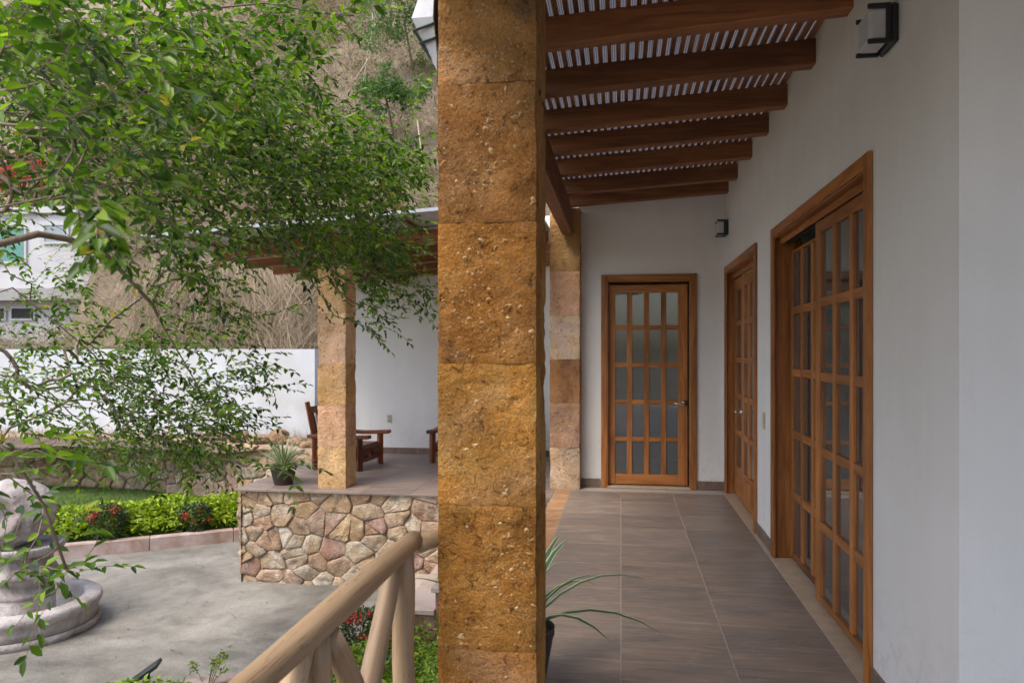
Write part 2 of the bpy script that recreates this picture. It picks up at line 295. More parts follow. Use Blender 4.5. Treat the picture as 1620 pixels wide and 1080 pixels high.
# ------------------------------------------------------------------ object helpers
WL = {}
def props(o, label=None, cat=None, group=None, kind=None):
    if label: o['label'] = label
    if cat: o['category'] = cat
    if group: o['group'] = group
    if kind: o['kind'] = kind
    return o
def empty(name, loc, label, cat, group=None):
    o = bpy.data.objects.new(name, None); COL.objects.link(o); o.location = loc; o.empty_display_size = .1
    WL[o.name] = Vector(loc); return props(o, label, cat, group)
def place(name, me, mat, loc, parent=None):
    o = bpy.data.objects.new(name, me); COL.objects.link(o)
    if mat is not None and not me.materials: me.materials.append(mat)
    loc = Vector(loc); WL[o.name] = loc.copy()
    if parent: o.parent = parent; o.location = loc - WL[parent.name]
    else: o.location = loc
    return o
class MB:
    """collects geometry in world coordinates"""
    def __init__(s): s.v = []; s.f = []; s.mi = []; s.cur = 0
    def add(s, vs, fs):
        k = len(s.v); s.v += [tuple(p) for p in vs]; s.f += [tuple(i + k for i in f) for f in fs]; s.mi += [s.cur] * len(fs)
    def box(s, x0, x1, y0, y1, z0, z1):
        if x0 > x1: x0, x1 = x1, x0
        if y0 > y1: y0, y1 = y1, y0
        s.add([(x0,y0,z0),(x1,y0,z0),(x1,y1,z0),(x0,y1,z0),(x0,y0,z1),(x1,y0,z1),(x1,y1,z1),(x0,y1,z1)],
              [(0,3,2,1),(4,5,6,7),(0,1,5,4),(1,2,6,5),(2,3,7,6),(3,0,4,7)]); return s
    def tube(s, pts, rad, seg=8, cap=True):
        pts = [Vector(p) for p in pts]; n = len(pts)
        if not hasattr(rad, '__len__'): rad = [rad] * n
        vs = []; u = None
        for i, p in enumerate(pts):
            t = (pts[min(i + 1, n - 1)] - pts[max(i - 1, 0)]).normalized()
            if u is None:
                u = t.cross(Vector((0, 0, 1)) if abs(t.z) < .9 else Vector((1, 0, 0))).normalized()
            else: u = (u - t * u.dot(t)).normalized()
            w = t.cross(u)
            for k in range(seg):
                a = 2 * pi * k / seg; vs.append(p + (u * cos(a) + w * sin(a)) * rad[i])
        fs = [(i * seg + k, i * seg + (k + 1) % seg, (i + 1) * seg + (k + 1) % seg, (i + 1) * seg + k) for i in range(n - 1) for k in range(seg)]
        if cap: fs += [tuple(range(seg))[::-1], tuple(range((n - 1) * seg, n * seg))]
        s.add(vs, fs); return s
    def lathe(s, c, prof, seg=32, fl=None):
        vs = []
        for (r, z) in prof:
            for k in range(seg):
                a = 2 * pi * k / seg; rr = r * (fl(a, z) if fl else 1); vs.append((c[0] + rr * cos(a), c[1] + rr * sin(a), c[2] + z))
        fs = [(i * seg + k, i * seg + (k + 1) % seg, (i + 1) * seg + (k + 1) % seg, (i + 1) * seg + k) for i in range(len(prof) - 1) for k in range(seg)]
        s.add(vs, fs); return s
    def build(s, name, mat, parent=None, origin=None, smooth=False, bevel=0, mats=None):
        a = np.array(s.v)
        o = Vector(origin) if origin is not None else Vector(((a[:, 0].min() + a[:, 0].max()) / 2, (a[:, 1].min() + a[:, 1].max()) / 2, a[:, 2].min()))
        me = bpy.data.meshes.new(name); me.from_pydata([tuple(p) for p in (a - np.array(o))], [], s.f)
        for m in (mats or [mat]): me.materials.append(m)
        if mats: me.polygons.foreach_set('material_index', s.mi)
        if smooth: me.polygons.foreach_set('use_smooth', [True] * len(me.polygons))
        me.update(); ob = place(name, me, None, o, parent)
        if bevel:
            bm = bmesh.new(); bm.from_mesh(me)
            bmesh.ops.bevel(bm, geom=[e for e in bm.edges if len(e.link_faces) == 2 and e.calc_face_angle(0) > .7], offset=bevel, segments=1, affect='EDGES', clamp_overlap=True)
            bm.to_mesh(me); bm.free()
        return ob
def box(name, mat, x0, x1, y0, y1, z0, z1, parent=None, bevel=0): return MB().box(x0, x1, y0, y1, z0, z1).build(name, mat, parent, bevel=bevel)
def struct(o): o['kind'] = 'structure'; return o
def copy_to(src, loc, parent=None):
    o = src.copy(); COL.objects.link(o); loc = Vector(loc); WL[o.name] = loc.copy()
    o.parent = parent; o.location = loc - (WL[parent.name] if parent else Vector((0, 0, 0))); return o
def fast_mesh(name, V, F, mats, mi=None, smooth=False):
    """V (n,3) ; F (m,k) all the same size"""
    me = bpy.data.meshes.new(name); V = np.asarray(V, dtype=np.float32); F = np.asarray(F, dtype=np.int32); m, k = F.shape
    me.vertices.add(len(V)); me.vertices.foreach_set('co', V.ravel())
    me.loops.add(m * k); me.loops.foreach_set('vertex_index', F.ravel())
    me.polygons.add(m); me.polygons.foreach_set('loop_start', np.arange(m, dtype=np.int32) * k); me.polygons.foreach_set('loop_total', np.full(m, k, dtype=np.int32))
    for x in mats: me.materials.append(x)
    if mi is not None: me.polygons.foreach_set('material_index', np.asarray(mi, dtype=np.int32))
    if smooth: me.polygons.foreach_set('use_smooth', np.ones(m, dtype=bool))
    me.update(); me.validate(); return me
def unit(a): return a / np.maximum(np.linalg.norm(a, axis=1, keepdims=True), 1e-9)
def leaf_arrays(P, D, U, L, Wd, fold=.25, droop=.15):
    D = unit(D); Sx = unit(np.cross(D, U)); N = unit(np.cross(Sx, D)); L = L[:, None]; Wd = Wd[:, None]
    p = [P, P + D * L * .30 + Sx * Wd * .44 + N * Wd * fold, P + D * L * .68 + Sx * Wd * .36 + N * (Wd * fold * .8 - L * droop * .5),
         P + D * L - N * L * droop, P + D * L * .68 - Sx * Wd * .36 + N * (Wd * fold * .8 - L * droop * .5), P + D * L * .30 - Sx * Wd * .44 + N * Wd * fold]
    V = np.stack(p, 1).reshape(-1, 3); k = np.arange(len(P))[:, None] * 6
    F = np.concatenate([np.hstack([k, k + 1, k + 2, k + 3]), np.hstack([k, k + 3, k + 4, k + 5])]); return V, F
def ribbons(P, D, B, L, Wd):
    """thin blades: base P, direction D, bend vector B, 3 points"""
    D = unit(D); rnd = unit(rng.normal(size=P.shape)); Sx = unit(np.cross(D, rnd)) * (Wd[:, None] * .5)
    m = P + D * L[:, None] * .5 + B * .3; t = P + D * L[:, None] + B
    V = np.stack([P - Sx, P + Sx, m - Sx * .8, m + Sx * .8, t - Sx * .3, t + Sx * .3], 1).reshape(-1, 3); k = np.arange(len(P))[:, None] * 6
    return V, np.concatenate([np.hstack([k, k + 1, k + 3, k + 2]), np.hstack([k + 2, k + 3, k + 5, k + 4])])

# ------------------------------------------------------------------ ground levels
ZG = -.95
struct(MB().box(-250, 250, -250, 250, -1.4, -1.25).build('ground', m_ground))
# courtyard: a gridded, slightly uneven concrete sheet
def sheet(name, x0, x1, y0, y1, zf, mat, nx=60, ny=60, thick=0):
    xs = np.linspace(x0, x1, nx); ys = np.linspace(y0, y1, ny); V = [(x, y, zf(x, y)) for y in ys for x in xs]
    F = [(j * nx + i, j * nx + i + 1, (j + 1) * nx + i + 1, (j + 1) * nx + i) for j in range(ny - 1) for i in range(nx - 1)]
    me = fast_mesh(name, V, F, [mat], smooth=True); return place(name, me, None, (0, 0, 0))
struct(sheet('courtyard_paving', -30, 2.2, -8, 9.2, lambda x, y: ZG + .006 * noise.noise(Vector((x * .8, y * .8, 0))), m_conc, 90, 60))

# ------------------------------------------------------------------ hall floor
floor = struct(MB().box(-.66, 4.2, -4.5, 7.64, -.9, -.0025).build('hall_floor', m_grout))
ty = [.355 - .503 * 8 + .503 * k for k in range(0, 23)]
tiles = {}
def tile_piece(x0, x1, y0, y1, z1, mat, parent, name='floor_tile', th=.02, gx=.0026, gy=.0013):
    key = (name, round(x1 - x0, 3), round(y1 - y0, 3), mat.name)
    if key not in tiles:
        w, h = (x1 - x0) / 2 - gx, (y1 - y0) / 2 - gy
        m_ = MB().box(-w, w, -h, h, 0, th); me = bpy.data.meshes.new(name); me.from_pydata(m_.v, [], m_.f); me.materials.append(mat)
        bm = bmesh.new(); bm.from_mesh(me); bmesh.ops.bevel(bm, geom=[e for e in bm.edges if all(v.co.z > th * .9 for v in e.verts)], offset=.0012, segments=1, affect='EDGES'); bm.to_mesh(me); bm.free()
        tiles[key] = me
    return place(name, tiles[key], None, ((x0 + x1) / 2, (y0 + y1) / 2, z1 - th), parent)
for k in range(len(ty) - 1):
    y0, y1 = ty[k], ty[k + 1]
    if y1 < -1.5: continue
    y1 = min(y1, 7.62)
    if y0 >= 7.6: continue
    xs = [-.5, 0, .5, 1.0] + ([1.5, 2.0, 2.5] if y1 < 2.45 else [])
    for i in range(len(xs) - 1): tile_piece(xs[i], xs[i + 1], y0, y1, 0, m_tile, floor)
y = -1.0
while y < 7.5:
    y1 = min(y + .34, 7.62); tile_piece(-.66, -.5, y, y1, 0.0, m_edge, floor, 'edge_tile'); y = y1
box('marble_strip', m_marble, 1.0035, 1.238, 2.66, 7.6195, -.02, -.0005, floor)

# ------------------------------------------------------------------ house (walls, doors)
XW = 1.04; YE = 7.62
house = empty('house', (2.5, 5, 0), 'white plastered house wall with wooden glazed doors beside the tiled walkway', 'house')
BD = (3.25, 5.24); SD = (5.86, 7.53)          # outer edges of the two door openings in the long wall
w = MB()
TOPW = 3.9
def wallx(y0, y1, z0, z1): w.box(XW, XW + .2, y0, y1, z0, z1)
wallx(2.457, BD[0], 0, TOPW); wallx(BD[0], BD[1], 2.21, TOPW); wallx(BD[1], SD[0], 0, TOPW); wallx(SD[0], SD[1], 2.21, TOPW); wallx(SD[1], 9.9, 0, TOPW)
w.build('side_wall', m_white, house, (0, 0, 0))
w = MB(); w.box(XW + .2, 6.5, 2.457, 2.657, 0, TOPW); w.build('front_wall', m_white, house, (0, 0, 0))
ED = (-.19, .75)
w = MB(); w.box(-.42, ED[0], YE, YE + .2, 0, TOPW); w.box(ED[0], ED[1], YE, YE + .2, 2.17, TOPW); w.box(ED[1], XW - .0005, YE, YE + .2, 0, TOPW)
w.box(-.42, -.24, YE + .2, 10.0, 0, TOPW)
w.build('end_wall', m_white, house, (0, 0, 0))
w = MB(); w.box(XW + .2, 6.5, 2.66, 9.9, 3.0, 3.1); w.build('ceiling', m_int, house, (0, 0, 0))
w = MB(); w.box(XW + .2, 6.5, 2.66, 9.9, -.1, -.002); w.build('interior_floor', m_intfloor, house, (0, 0, 0))
w = MB()
w.box(6.5, 6.7, 2.457, 3.6, 0, TOPW); w.box(6.5, 6.7, 3.6, 5.6, 0, .9); w.box(6.5, 6.7, 3.6, 5.6, 2.2, TOPW); w.box(6.5, 6.7, 5.6, 10, 0, TOPW)
w.box(XW + .2, 6.5, 9.9, 10.0, 0, 3); w.box(XW + .2, 4.6, 5.55, 5.65, 0, 3)
w.build('interior_wall', m_int, house, (0, 0, 0))
w = MB(); w.box(-.24, XW, 9.6, 9.7, 0, 3); w.box(-.24, XW, YE + .2, 9.6, -.1, -.002); w.box(-.24, XW, YE + .2, 9.7, 3, 3.1); w.build('room_lining', m_int, house, (0, 0, 0))
# furniture seen dimly through the panes: a dining table inside
w = MB(); w.box(2.6, 3.9, 3.7, 4.7, .72, .76)
for x in (2.65, 3.8):
    for y in (3.75, 4.6): w.box(x, x + .06, y, y + .06, 0, .72)
t = w.build('dining_table', doorwood['y'], None, (3.2, 4.2, 0)); props(t, 'plain wooden table standing in the room behind the big glazed doors', 'table')
w = MB()
for y in np.linspace(3.62, 5.55, 40): pass
cur = []
for i in range(90):
    yy = 3.55 + i * 2.1 / 89; cur.append((6.42 + .03 * sin(i * .9), yy))
vs = [(x, y, z) for z in (.8, 2.35) for x, y in cur]; w.add(vs, [(i, i + 1, 90 + i + 1, 90 + i) for i in range(89)])
cu = w.build('curtain', leaf_mat('curtain_cloth', [(0, (.6, .6, .6)), (1, (.6, .6, .6))], .9, .5, 1.0), None, smooth=True); props(cu, 'pale sheer curtain over the far window inside the house', 'curtain')
# skirting tiles
def skirt(x0, x1, y0, y1, parent=house): box('skirting_tile', m_base, x0, x1, y0, y1, 0.001, .088, parent, .001)
skirt(-.408, -.207, YE - .012, YE - .0005); skirt(.767, 1.027, YE - .012, YE - .0005)
skirt(XW - .012, XW - .0005, SD[1] + .02, YE - .013); skirt(XW - .012, XW - .0005, BD[1] + .02, 5.56); skirt(XW - .012, XW - .0005, 5.562, SD[0] - .02)
skirt(XW - .012, XW - .0005, 2.445, 2.86); skirt(XW - .012, XW - .0005, 2.862, BD[0] - .02)
skirt(XW, 1.5, 2.445, 2.4565); skirt(1.502, 2.0, 2.445, 2.4565); skirt(2.002, 2.5, 2.445, 2.4565)

pane_cache = {}
def door(name, side, s0, s1, ztop, leaves, label=None):
    """side 'x': in the long wall (runs along y) ; 'y': in the end wall (runs along x). n = distance into the wall"""
    def B(a0, a1, n0, n1, z0, z1):
        return (XW + n0, XW + n1, a0, a1, z0, z1) if side == 'x' else (a0, a1, YE + n0, YE + n1, z0, z1)
    H = doorwood['y' if side == 'x' else 'x']; V = doorwood['z']
    cw = .062
    c = (XW, (s0 + s1) / 2, 0) if side == 'x' else ((s0 + s1) / 2, YE, 0)
    root = MB().box(*B(s0 + .012, s1 - .012, -.002, .135, ztop - .03 - .02, ztop - .03)).build(name, H, house, c)      # head lining
    if label: root['label'] = label
    def P(nm, mat, *a, bevel=.003):
        o = MB().box(*B(*a)).build(nm, mat, root, bevel=bevel); return o
    # casing boards on the wall face, moulded with a bead
    for sgn, e in ((1, s0), (-1, s1)):
        a, b_ = (e - .01, e - .01 + cw) if sgn == 1 else (e + .01 - cw, e + .01)
        P('casing_board', V, a, b_, -.022, -.001, 0, ztop + .02)
        a2, b2 = (b_ - .004, b_ + .012) if sgn == 1 else (a - .012, a + .004)
        P('casing_bead', V, a2, b2, -.014, .0, 0, ztop - .045)
        j0, j1 = (b_ - .012 - .028, b_ - .012) if sgn == 1 else (a + .012, a + .04)
        P('jamb', V, j0, j1, .0005, .17, 0, ztop - .05)
    P('casing_board', H, s0 - .01 + cw + .0005, s1 + .01 - cw - .0005, -.021, -.001, ztop - .042, ztop + .02)
    P('casing_bead', H, s0 + cw + .002, s1 - cw - .002, -.014, 0, ztop - .054, ztop - .0425)
    for lf in leaves:
        a0, a1, n0 = lf['a0'], lf['a1'], lf['n']; th = lf.get('th', .038); zb, zt = lf['z0'], lf['z1']
        cols, rows, mw = lf['cols'], lf['rows'], lf.get('mw', .048)
        P('stile', V, a0, cols[0][0], n0, n0 + th, zb, zt); P('stile', V, cols[-1][1], a1, n0, n0 + th, zb, zt)
        A0, A1 = cols[0][0] + .0004, cols[-1][1] - .0004
        P('rail', H, A0, A1, n0 + .0005, n0 + th - .0005, rows[-1][1], zt - .0005); P('rail', H, A0, A1, n0 + .0005, n0 + th - .0005, zb + .0005, rows[0][0])
        for (q0, q1), (r0, r1) in zip(cols[:-1], cols[1:]): P('mullion', V, q1, r0, n0 + .002, n0 + th - .002, rows[0][0] + .0004, rows[-1][1] - .0004)
        for (q0, q1), (r0, r1) in zip(rows[:-1], rows[1:]):
            for c0, c1 in cols: P('muntin', H, c0 + .0004, c1 - .0004, n0 + .003, n0 + th - .003, q1, r0)
        for c0, c1 in cols:
            for r0, r1 in rows:
                x0, x1, y0, y1, z0, z1 = B(c0, c1, n0 + th * .5 - .002, n0 + th * .5 + .002, r0, r1)
                key = (side, round(c1 - c0, 3), round(r1 - r0, 3), lf.get('g', 0))
                if key not in pane_cache:
                    pane_cache[key] = MB().box(x0, x1, y0, y1, z0, z1).build('pane', lf.get('glass', m_glass), root)
                else: place('pane', pane_cache[key].data, None, ((x0 + x1) / 2, (y0 + y1) / 2, z0), root)
    return root, P, B
def even(a, b, n, gap):
    w_ = (b - a - gap * (n - 1)) / n; return [(a + i * (w_ + gap), a + i * (w_ + gap) + w_) for i in range(n)]
# end door
rows_e = even(.134, 2.003, 5, .046); cols_e = even(-.056, .581, 4, .053)
door_end, Pe, Be = door('glazed_door', 'y', ED[0], ED[1], 2.165,
    [dict(a0=-.122, a1=.676, n=.05, z0=.03, z1=2.085, cols=cols_e, rows=rows_e, glass=m_glass2)], 'single glazed wooden door in the end wall with twenty panes and a chrome lever')
Pe('threshold', m_marble, ED[0] + .052, ED[1] - .052, -.03, .16, .0005, .018)
# long-wall sliding door : fixed near leaf + sliding far leaf
rows_b = even(.055, 2.055, 5, .05)
big, Pb, Bb = door('sliding_glazed_door', 'x', BD[0], BD[1], 2.215, [
    dict(a0=3.31, a1=4.34, n=.045, z0=.018, z1=2.12, cols=even(3.44, 4.245, 3, .052), rows=rows_b),
    dict(a0=4.30, a1=5.19, n=.092, z0=.018, z1=2.07, cols=even(4.38, 5.11, 3, .052), rows=rows_b, g=1)], 'wide sliding wooden door with two glazed leaves nearest the viewer')
Pb('track', m_track, 4.345, 5.19, .07, .10, 2.125, 2.16)
Pb('head_board', doorwood['y'], 3.31, 5.19, .03, .044, 2.122, 2.165)
# second long-wall door
rows_s = even(.30, 1.99, 5, .05)
sec, Ps, Bs = door('glazed_door', 'x', SD[0], SD[1], 2.215, [
    dict(a0=5.93, a1=6.93, n=.05, z0=.02, z1=2.10, cols=even(6.06, 6.80, 3, .055), rows=rows_s, g=2),
    dict(a0=6.95, a1=7.48, n=.065, z0=.02, z1=2.10, cols=even(7.05, 7.38, 1, .055), rows=rows_s, g=3)], 'tall wooden door with solid lower panels between the sliding door and the corner')
Ps('lower_panel', doorwood['z'], 6.10, 6.44, .044, .052, .07, .26); Ps('lower_panel', doorwood['z'], 6.47, 6.78, .044, .052, .07, .26)
Ps('head_board', doorwood['y'], 5.925, 7.48, .045, .06, 2.102, 2.165)
# handles
def handle(parent, c, ax, wl):
    m_ = MB(); c = Vector(c); n_ = Vector((0, -1, 0)) if ax == 'y' else Vector((-1, 0, 0)); s_ = Vector((-1, 0, 0)) if ax == 'y' else Vector((0, 1, 0))
    m_.tube([c, c + n_ * .012], .031, 24); m_.tube([c + n_ * .012, c + n_ * .022], .026, 24); m_.tube([c + n_ * .02, c + n_ * .055], .011, 12)
    m_.tube([c + n_ * .05 - s_ * .012, c + n_ * .054 + s_ * .03, c + n_ * .052 + s_ * .075, c + n_ * .045 + s_ * .115], [.012, .011, .009, .007], 10)
    m_.build('handle', m_chrome, parent, smooth=True)
handle(door_end, (.64, YE + .05, .87), 'y', 0); handle(sec, (XW + .05, 6.88, .85), 'x', 0)

# ------------------------------------------------------------------ pillars
def block_mesh(name, hx, hy, h, res, amp, seed, mat):
    """one hewn block, worn edges, uneven faces; sits on z=0"""
    V = []; F = []
    def disp(p):
        ax = (p[0] / hx); ay = (p[1] / hy); az_ = (p[2] / (h / 2) - 1)
        dx = abs(ax) ** 10 * (1 if ax > 0 else -1); dy = abs(ay) ** 10 * (1 if ay > 0 else -1)
        L_ = math.hypot(dx, dy)
        q = Vector((p[0] + seed * 3.1, p[1] - seed * 1.7, p[2] + seed * 5.3))
        a = noise.fractal(q * 7, 1.0, 2.0, 4) * amp * 1.3 + abs(noise.noise(q * 15)) * amp * .9 + noise.noise(q * 42) * amp * .35
        a = min(a, amp * .35)
        corner = max(0, abs(ax) * abs(ay) - .82) / .18; zedge = max(0, abs(az_) - .955) / .045
        a -= amp * .6 * corner ** 2 + amp * .30 * zedge ** 2 * (1 if L_ > .5 else 0)
        if L_ > 1e-6: return (p[0] + dx / max(L_, 1) * a, p[1] + dy / max(L_, 1) * a, p[2])
        return p
    def gridface(fn, nu, nv):
        k = len(V)
        for j in range(nv + 1):
            for i in range(nu + 1): V.append(disp(fn(i / nu, j / nv)))
        for j in range(nv):
            for i in range(nu): F.append((k + j * (nu + 1) + i, k + j * (nu + 1) + i + 1, k + (j + 1) * (nu + 1) + i + 1, k + (j + 1) * (nu + 1) + i))
    nx = max(2, int(2 * hx / res)); ny = max(2, int(2 * hy / res)); nz = max(2, int(h / res))
    gridface(lambda u, v: (-hx + 2 * hx * u, -hy, h * v), nx, nz); gridface(lambda u, v: (hx, -hy + 2 * hy * u, h * v), ny, nz)
    gridface(lambda u, v: (hx - 2 * hx * u, hy, h * v), nx, nz); gridface(lambda u, v: (-hx, hy - 2 * hy * u, h * v), ny, nz)
    gridface(lambda u, v: (-hx + 2 * hx * u, -hy + 2 * hy * v, h), nx, ny)
    me = fast_mesh(name, V, F, [mat], smooth=True)
    return me
def pillar(x0, x1, y0, y1, zs, cols, res, amp, mat, label, group='ochre sandstone pillars'):
    c = ((x0 + x1) / 2, (y0 + y1) / 2, 0); root = empty('stone_pillar', (c[0], c[1], zs[0]), label, 'pillar', group)
    for i in range(len(zs) - 1):
        me = block_mesh('stone_block', (x1 - x0) / 2, (y1 - y0) / 2, zs[i + 1] - zs[i] - .0006, res, amp, i + x0 * 3, mat)
        b_ = place('stone_block', me, None, (c[0], c[1], zs[i]), root); b_.color = (*cols[i % len(cols)], 1)
        yield root, b_, zs[i], zs[i + 1]
def pebbles(parent_block, x0, x1, y, xr, z0, z1, n, smin, smax, clusters):
    """small stones set in the face of a block (front face at y, right face at xr)"""
    m_ = MB(); ico = [Vector(p) * (1 if p[1] else .9) for p in ((0, 1, 0), (0, -1, 0), (1, 0, 0), (-1, 0, 0), (0, 0, 1), (0, 0, -1), (.7, .0, .7), (-.7, 0, .7), (.7, 0, -.7), (-.7, 0, -.7))]
    ring = [2, 6, 4, 7, 3, 9, 5, 8]
    for _ in range(n):
        if clusters and random.random() < .75:
            cx, cz, cr = random.choice(clusters); x = random.gauss(cx, cr); z = random.gauss(cz, cr * 1.2)
        else: x = random.uniform(x0 + .012, x1 - .012); z = random.uniform(z0 + .015, z1 - .015)
        if not (x0 + .012 < x < x1 - .008 and z0 + .012 < z < z1 - .012): continue
        s = smin + (smax - smin) * random.random() ** 3; el_ = random.uniform(.35, .95); rt = random.uniform(0, pi)
        vs = []
        for q in ico:
            k = random.uniform(.55, 1.35); a, b_ = q.x * s * k, q.z * s * el_ * k
            vs.append((x + a * cos(rt) - b_ * sin(rt), y + .0015 + q.y * min(s * .6, .0075), z + a * sin(rt) + b_ * cos(rt)))
        fs = [(1, ring[i], ring[(i + 1) % 8]) for i in range(8)]
        m_.add(vs, fs)
    o = m_.build('pebbles', m_pebble, parent_block, smooth=False); o['kind'] = 'stuff'
PZ = [-.41, .03, .469, .918, 1.362, 1.801, 2.237, 2.68]
pc = [(1.0, .92, .85), (1.02, .98, .95), (.98, 1.0, .95), (1.08, 1.12, 1.05), (1.0, .95, .88), (.92, .93, 1.15), (.95, 1.08, 1.5)]
PX0, PX1, PY0, PY1 = -.571, -.257, 2.25, 2.53
cl = {1: (70, .004, .013, [(-.45, .35, .08), (-.35, .25, .06)]), 2: (300, .0025, .015, [(-.34, .80, .05), (-.32, .66, .06), (-.47, .56, .05), (-.40, .52, .06), (-.33, .57, .05)]),
      3: (110, .003, .014, [(-.48, 1.0, .05), (-.33, 1.02, .05)]), 4: (340, .0025, .013, [(-.52, 1.70, .03), (-.50, 1.56, .04), (-.45, 1.45, .05), (-.36, 1.43, .05), (-.36, 1.72, .05), (-.46, 1.64, .05)]),
      5: (150, .003, .015, [(-.40, 2.02, .05), (-.44, 1.93, .05), (-.35, 2.1, .05)]), 6: (0, 0, 0, None), 0: (60, .003, .014, None)}
for i, (root, blk, z0, z1) in enumerate(pillar(PX0, PX1, PY0, PY1, PZ, pc, .0065, .0062, m_ochre, 'big ochre stone pillar in the foreground with pebbles set in its blocks')):
    n_, a_, b2, c_ = cl[i]
    if n_: pebbles(blk, PX0, PX1, PY0, PX1, z0, z1, n_, a_, b2, c_)
p_b = [(1, .95, .9), (.9, .9, .9)]
p2c = [(1.0, 1.0, 1.25), (.85, .72, .85), (.72, .50, .42), (1.1, 1.15, 1.5), (.92, .76, .9), (.75, .62, .5)]
for _ in pillar(PX0, PX1, -1.7, -1.4, [-.41, .03, .469, .918, 1.362, 1.801, 2.237, 2.578], p_b, .03, .006, m_ochre, 'ochre stone pillar further back along the walkway'): pass
for _ in pillar(-.715, -.408, 7.44, 7.75, [0, .42, .873, 1.319, 1.759, 2.212, 2.85], p2c, .018, .009, m_pale_stone, 'pale sandstone pillar at the far end of the walkway beside the white wall'): pass
p3c = [(1.2, 1.08, 1.0), (1.2, 1.0, 1.15), (1.08, .9, .75), (1.3, 1.15, 1.2), (1.25, 1.1, 1.0)]
for _ in pillar(-3.08, -2.775, 7.15, 7.45, [0, .42, .846, 1.272, 1.79, 2.31], p3c, .018, .009, m_pale_stone, 'sandstone pillar on the raised terrace in front of the wooden armchair'): pass

# ------------------------------------------------------------------ pergola roof over the walkway
perg = empty('pergola', (.2, 3, 2.86), 'dark wooden pergola of beams and thin battens under a ribbed sheet above the walkway', 'pergola')
def zroof(x): return 2.862 + (x + .45) * .060            # underside of the beams
def slant(name, mat, x0, x1, y0, y1, zf, h, parent, bevel=.003):
    m_ = MB(); z0, z1 = zf(x0), zf(x1)
    m_.add([(x0,y0,z0),(x1,y0,z1),(x1,y1,z1),(x0,y1,z0),(x0,y0,z0+h),(x1,y0,z1+h),(x1,y1,z1+h),(x0,y1,z0+h)],
           [(0,3,2,1),(4,5,6,7),(0,1,5,4),(1,2,6,5),(2,3,7,6),(3,0,4,7)]); return m_.build(name, mat, parent, bevel=bevel)
far = [-4.2, -3.55, -2.9, -2.25, -1.6, -.95, -.3, .35, 1.0, 1.65, 2.30, 2.945, 3.60, 4.245, 4.925, 5.51, 6.17, 6.90, 7.47]
BH = .135
for yf in far:
    x1 = XW + .02 if yf > 2.6 else 3.0
    slant('beam', beamwood['x'], -.64, x1, yf - .10, yf, zroof, BH, perg, .004)
x = -.66
while x < 3.0:
    if x < 1.03: z = zroof(x) + BH; box('batten', beamwood['y'], x, x + .021, -4.28, 7.60, z + .001, z + .028, perg)
    elif True: z = zroof(x) + BH; box('batten', beamwood['y'], x, x + .021, -4.28, 2.4, z + .001, z + .028, perg)
    x += .049
box('edge_beam', beamwood['y'], -.588, -.484, -4.28, 7.42, 2.58, 2.845, perg, .004)
m_ = MB(); m_.add([(-.7, -4.3, zroof(-.7) + BH + .034), (1.04, -4.3, zroof(1.04) + BH + .034), (1.04, 7.62, zroof(1.04) + BH + .034), (-.7, 7.62, zroof(-.7) + BH + .034)], [(0, 1, 2, 3)])
m_.add([(1.04, -4.3, zroof(1.04) + BH + .034), (3.1, -4.3, zroof(3.1) + BH + .034), (3.1, 2.45, zroof(3.1) + BH + .034), (1.04, 2.45, zroof(1.04) + BH + .034)], [(0, 1, 2, 3)])
m_.build('roof_sheet', m_poly, perg, (0, 0, 2.9))

# ------------------------------------------------------------------ rubble stone walls
STONE_COLS = [(.42, .31, .20), (.45, .34, .23), (.42, .31, .21), (.46, .38, .29), (.38, .25, .17), (.42, .30, .19), (.43, .31, .22), (.47, .40, .31), (.38, .27, .20), (.36, .24, .20), (.44, .35, .26), (.42, .33, .24)]
def voronoi_cells(W_, H_, n, seed, elong=1.25):
    rs = random.Random(seed); pts = []
    tries = 0; r = math.sqrt(W_ * H_ / n) * .78
    while len(pts) < n and tries < 20000:
        tries += 1; p = (rs.uniform(-.03, W_ + .03), rs.uniform(-.02, H_ + .02)); rr = r * rs.choice((.45, .8, 1.0, 1.2))
        if all(((p[0] - q[0]) / elong) ** 2 + (p[1] - q[1]) ** 2 > rr * rr * .8 for q in pts): pts.append(p)
    out = []
    for p in pts:
        poly = [(0, 0), (W_, 0), (W_, H_), (0, H_)]
        for q in pts:
            if q is p: continue
            nx, ny = (q[0] - p[0]) / elong ** 2, q[1] - p[1]; mx, my = (p[0] + q[0]) / 2, (p[1] + q[1]) / 2
            new = []
            for a, b_ in zip(poly, poly[1:] + poly[:1]):
                da = (a[0] - mx) * nx + (a[1] - my) * ny; db = (b_[0] - mx) * nx + (b_[1] - my) * ny
                if da <= 0: new.append(a)
                if (da < 0 < db) or (db < 0 < da):
                    t_ = da / (da - db); new.append((a[0] + (b_[0] - a[0]) * t_, a[1] + (b_[1] - a[1]) * t_))
            poly = new
            if len(poly) < 3: break
        if len(poly) >= 3: out.append((p, poly))
    return out
